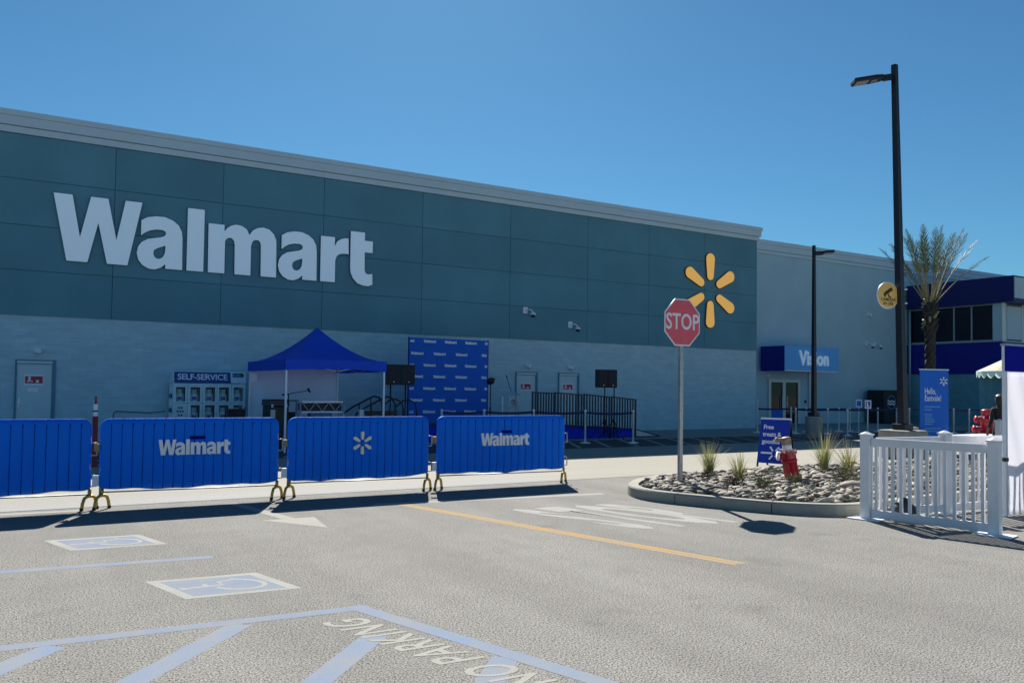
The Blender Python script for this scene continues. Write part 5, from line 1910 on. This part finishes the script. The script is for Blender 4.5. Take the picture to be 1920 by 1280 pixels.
for k in range(6):
    xa, xb = tx0 + 0.05 + (tx1 - tx0 - 0.1) * k / 6, tx0 + 0.05 + (tx1 - tx0 - 0.1) * (k + 1) / 6
    za, zb_ = (0.95, 1.18) if k % 2 else (1.18, 0.95)
    MB().cyl((xa, ty, za), (xb, ty, zb_), 0.011, n=6).build("brace", 'truss', tt)
MB().box(tx0 + 0.03, tx1 - 0.03, ty + 0.1, ty + 0.3, 0.96, 1.16).build("mixer_deck", 'black', tt)
MB().box(tx0 + 0.28, tx1 - 0.3, ty + 0.02, ty + 0.3, 0.3, 0.90).build("blue_crate", 'cooler', tt, bevel=0.02)
eq = thing("equipment_rack", "small metal rack left of the truss stand under the canopy", "rack", (6.4, 22.4, 0))
for x in (6.36, 6.78):
    MB().cyl((x, 22.3, 0.01), (x, 22.3, 1.22), 0.018).build("upright", 'truss', eq)
MB().box(6.38, 6.76, 22.28, 22.5, 1.2, 1.23).build("shelf", 'black', eq)
MB().box(6.40, 6.74, 22.3, 22.6, 0.3, 0.9).build("amplifier", 'black', eq, bevel=0.01)

# ------------------------------------------------------------------ stage, ramp, rails, backdrop
SYF = 22.1
sg_ = thing("stage", "low event stage with blue skirt in front of the block wall", "stage", (11.5, 23.5, 0))
MB().box(8.9, 14.3, SYF, 25.2, 0.47, 0.52).build("deck", 'black', sg_)
MB().box(8.92, 14.28, SYF + 0.02, 25.18, 0.012, 0.468).build("skirt", 'skirt_blue', sg_)
rp = thing("stage_ramp", "sloping ramp with blue skirt leading down from the stage", "ramp", (16.5, 23, 0))
MB().prism([(14.31, SYF, 0.012), (18.3, SYF, 0.012), (18.3, SYF, 0.26), (14.31, SYF, 0.465)], (0, 1.5, 0)).build("skirt", 'skirt_blue', rp)
MB().prism([(14.31, SYF - 0.01, 0.467), (18.32, SYF - 0.01, 0.262), (18.32, SYF - 0.01, 0.30), (14.31, SYF - 0.01, 0.505)], (0, 1.52, 0)).build("deck", 'black', rp)
MB().prism([(18.34, SYF, 0.012), (19.35, SYF, 0.012), (19.35, SYF, 0.03), (18.34, SYF, 0.26)], (0, 1.5, 0)).build("toe_plate", 'white_alu', rp)
MB().beam((18.34, SYF - 0.012, 0.28), (19.4, SYF - 0.012, 0.035), 0.03).beam((18.36, SYF - 0.015, 0.03), (19.4, SYF - 0.015, 0.03), 0.03).build("toe_edge", 'black_metal', rp)
panels = [(14.13, 14.95, 1.525, 1.50, 0.52, 0.47), (14.98, 16.03, 1.52, 1.455, 0.47, 0.40), (16.13, 17.17, 1.475, 1.395, 0.40, 0.335), (17.27, 18.29, 1.40, 1.31, 0.33, 0.28)]
nm = ("first from the stage", "second from the stage", "third from the stage", "last, at the foot of the ramp")
for k, (xa, xb, za, zb_, ba, bb_) in enumerate(panels):
    t = thing("ramp_railing", "black barred railing panel on the ramp, " + nm[k], "railing", (xa, SYF - 0.05, 0.3), 0, "black railing panels of the ramp")
    yy = SYF - 0.05
    for x, zt_, zb2 in ((xa, za, 0.02 if k != 2 else 0.3), (xb, zb_, 0.02 if k == 3 else bb_)):
        MB().beam((x, yy, zb2), (x, yy, zt_), 0.045).build("post", 'black_metal', t)
    MB().beam((xa + 0.024, yy, za - 0.022), (xb - 0.024, yy, zb_ - 0.022), 0.04).build("top_rail", 'black_metal', t)
    MB().beam((xa + 0.024, yy, ba + 0.02), (xb - 0.024, yy, bb_ + 0.02), 0.03).build("bottom_rail", 'black_metal', t)
    nb = 8 if k else 7
    for q in range(nb):
        u = (q + 1) / (nb + 1)
        x = xa + (xb - xa) * u
        MB().beam((x, yy, ba + (bb_ - ba) * u + 0.035), (x, yy, za + (zb_ - za) * u - 0.042), 0.035).build("bar", 'black_metal', t)
# backdrop with repeated store name
BX0, BX1, BY, BZ = 10.315, 13.03, 23.0, 3.12
bd = thing("event_backdrop", "tall blue event backdrop printed with rows of the white store name", "backdrop", ((BX0 + BX1) / 2, BY, 0.5))
MB().box(BX0, BX1, BY, BY + 0.02, 0.53, BZ).build("cloth", 'backdrop', bd)
for x in (BX0 - 0.03, BX1 + 0.003):
    MB().cyl((x + 0.013, BY + 0.02, 0.521), (x + 0.013, BY + 0.02, BZ + 0.02), 0.018).build("frame_pole", 'navy', bd, True)
zs = [3.024, 2.65, 2.299, 1.953, 1.591, 1.237, 0.884]
for k, z in enumerate(zs):
    xs = (10.99, 11.70, 12.41) if k % 2 == 0 else (10.57, 11.325, 12.083)
    s_ = 0.41 / WORD_W
    for x in xs:
        place(WORD, "printed_word", 'white_text', bd, (x - 0.205, BY - 0.0021, z - 0.05), XR, ZU, s_, s_ * 1.05).data.name = "printed_word"
    if k % 2 == 0:
        place(WORD_END, "printed_word_end", 'white_text', bd, (10.06, BY - 0.0021, z - 0.05), XR, ZU, s_, s_ * 1.05)
        place(shape2d(GL[0], 0.02), "printed_word_start", 'white_text', bd, (12.91, BY - 0.0021, z - 0.05), XR, ZU, s_, s_ * 1.05, copy=False)
    else:
        place(WORD_START, "printed_word_start", 'white_text', bd, (12.80, BY - 0.0021, z - 0.05), XR, ZU, s_, s_ * 1.05)


def speaker(x0, x1, y, z0, z1, label, deep=0.32):
    t = thing("loudspeaker", label, "loudspeaker", ((x0 + x1) / 2, y, z0), 0, "loudspeakers on stands")
    mb = MB()
    mb.add([(x0, y, z0), (x1, y, z0), (x1 - 0.08, y + deep, z0), (x0 + 0.08, y + deep, z0), (x0, y, z1), (x1, y, z1), (x1 - 0.08, y + deep, z1), (x0 + 0.08, y + deep, z1)],
           [(0, 3, 2, 1), (4, 5, 6, 7), (0, 1, 5, 4), (1, 2, 6, 5), (2, 3, 7, 6), (3, 0, 4, 7)])
    mb.build("cabinet", 'black', t, bevel=0.015)
    MB().box(x0 + 0.02, x1 - 0.02, y - 0.015, y - 0.001, z0 + 0.02, z1 - 0.02).build("grille", 'grille', t)
    xm = (x0 + x1) / 2
    MB().cyl((xm + 0.02, y - 0.018, z0 + 0.08), (xm + 0.02, y - 0.0151, z0 + 0.08), 0.018).build("badge", 'silver', t)


def tripod(x, y, h, label):
    t = thing("speaker_stand", label, "speaker stand", (x, y, 0), 0, "tripod speaker stands")
    MB().cyl((x, y, 0.12), (x, y, h), 0.020).build("pole", 'black', t, True)
    MB().cyl((x, y, 0.55), (x, y, 0.66), 0.04).build("collar", 'black', t, True)
    for k in range(3):
        a = k * 2.094 + 0.6
        MB().cyl((x + 0.03 * math.cos(a), y + 0.03 * math.sin(a), 0.58), (x + 0.50 * math.cos(a), y + 0.50 * math.sin(a), 0.02), 0.014).build("leg", 'black', t, True)
        MB().cyl((x, y, 0.22), (x + 0.26 * math.cos(a), y + 0.26 * math.sin(a), 0.28), 0.010).build("brace", 'black', t)


speaker(8.674, 9.06, 20.8, 1.675, 2.23, "black loudspeaker beside the canopy, left of a touching pair")
speaker(9.10, 9.512, 20.8, 1.675, 2.23, "black loudspeaker beside the canopy, right of a touching pair")
tripod(8.86, 20.95, 1.675, "tripod stand under the left loudspeaker of the pair")
tripod(9.30, 20.95, 1.675, "tripod stand under the right loudspeaker of the pair")
speaker(16.33, 16.70, 21.55, 1.68, 2.27, "black loudspeaker above the ramp railing, left of a touching pair", 0.3)
speaker(16.705, 17.10, 21.55, 1.68, 2.27, "black loudspeaker above the ramp railing, right of a touching pair", 0.3)
tripod(16.55, 21.5, 1.68, "tripod stand in front of the ramp under the left loudspeaker")
tripod(16.93, 21.5, 1.68, "tripod stand in front of the ramp under the right loudspeaker")

# steps with curved rails
sr = thing("stage_steps", "small steps with curved black handrails at the left of the stage", "steps", (8.5, 22.4, 0))
for k in range(3):
    MB().box(8.15 + k * 0.25, 8.888, 22.15, 23.1, 0.012 + k * 0.155, 0.16 + k * 0.155).build("step", 'black_metal', sr)
for yy in (22.14, 23.1):
    MB().tube([(8.30, yy, 0.02), (8.30, yy, 0.70), (8.36, yy, 0.86), (8.6, yy, 1.02), (9.0, yy, 1.22), (9.25, yy, 1.34), (9.42, yy, 1.30), (9.52, yy, 1.1), (9.55, yy, 0.53)], 0.028, 8).build("handrail", 'black_metal', sr, True)
    MB().tube([(9.55, yy + .02, 1.05), (9.75, yy + .02, 1.22), (9.98, yy + .02, 1.25), (10.15, yy + .02, 1.15), (10.2, yy + .02, 0.95), (10.2, yy + .02, 0.53)], 0.024, 8).build("handrail", 'black_metal', sr, True)
    MB().beam((8.5, yy, 0.62), (9.5, yy, 0.86), 0.03).beam((8.8, yy, 0.35), (8.8, yy, 1.10), 0.03).beam((9.15, yy, 0.52), (9.15, yy, 1.28), 0.03).build("baluster", 'black_metal', sr)
MB().box(8.40, 8.52, 22.0, 22.1, 0.012, 0.98).build("white_post", 'white_metal', sr)
MB().box(8.56, 9.5, 21.95, 22.05, 0.82, 0.94).build("dark_bag", 'black', sr)

# stage light on stand
sl = thing("stage_light", "small black stage lamp on a thin stand beside the backdrop", "stage light", (12.46, 21.8, 0))
MB().cyl((12.46, 21.8, 0.02), (12.46, 21.8, 1.75), 0.016).build("stand", 'black', sl, True)
MB().lathe([(0.05, -0.12), (0.10, -0.06), (0.11, 0.05), (0.02, 0.16)], 14, (12.46, 21.8, 1.83), (0.3, -0.6, 0.35)).build("lamp_head", 'black', sl, True)
MB().cyl((12.46, 21.8, 0.9), (12.46, 21.8, 1.05), 0.028).build("clamp", 'black', sl)
for k in range(3):
    a = k * 2.094
    MB().cyl((12.46, 21.8, 0.35), (12.46 + 0.3 * math.cos(a), 21.8 + 0.3 * math.sin(a), 0.012), 0.01).build("leg", 'black', sl)

# clear lectern with gooseneck microphone
le = thing("lectern", "clear acrylic lectern with amber emblem and gooseneck microphone on the stage", "lectern", (13.6, 22.6, 0.52))
lx, ly = 13.62, 22.6
MB().add([(lx - 0.36, ly - 0.22, 1.36), (lx + 0.36, ly - 0.22, 1.36), (lx + 0.36, ly + 0.25, 1.50), (lx - 0.36, ly + 0.25, 1.50), (lx - 0.36, ly - 0.22, 1.38), (lx + 0.36, ly - 0.22, 1.38), (lx + 0.36, ly + 0.25, 1.52), (lx - 0.36, ly + 0.25, 1.52)],
         [(0, 3, 2, 1), (4, 5, 6, 7), (0, 1, 5, 4), (1, 2, 6, 5), (2, 3, 7, 6), (3, 0, 4, 7)]).build("reading_top", 'acrylic', le)
MB().box(lx - 0.12, lx + 0.26, ly - 0.12, ly - 0.10, 0.545, 1.36).build("front_panel", 'acrylic', le)
MB().cyl((lx - 0.26, ly, 0.545), (lx - 0.26, ly, 1.38), 0.025).cyl((lx + 0.30, ly, 0.545), (lx + 0.30, ly, 1.38), 0.025).build("column", 'silver', le, True)
MB().box(lx - 0.35, lx + 0.38, ly - 0.2, ly + 0.2, 0.522, 0.544).build("base", 'acrylic', le)
place(EMBLEM, "printed_emblem", 'tan', le, (lx + 0.07, ly - 0.125, 1.18), XR, ZU, 0.07, 0.07)
MB().tube([(lx + 0.12, ly + 0.1, 1.50), (lx + 0.03, ly + 0.05, 1.66), (lx - 0.08, ly, 1.86), (lx - 0.12, ly - 0.02, 1.97)], 0.012, 6).lathe([(0.018, 0), (0.024, 0.03), (0.018, 0.07), (0.001, 0.08)], 8, (lx - 0.12, ly - 0.02, 1.96), (-0.4, 0, 1)).build("gooseneck_microphone", 'black', le, True)
MB().box(lx - 0.06, lx + 0.02, ly - 0.04, ly + 0.04, 0.546, 0.86).box(lx + 0.06, lx + 0.14, ly - 0.04, ly + 0.04, 0.546, 0.86).build("white_bottle", 'white_metal', le, bevel=0.02)
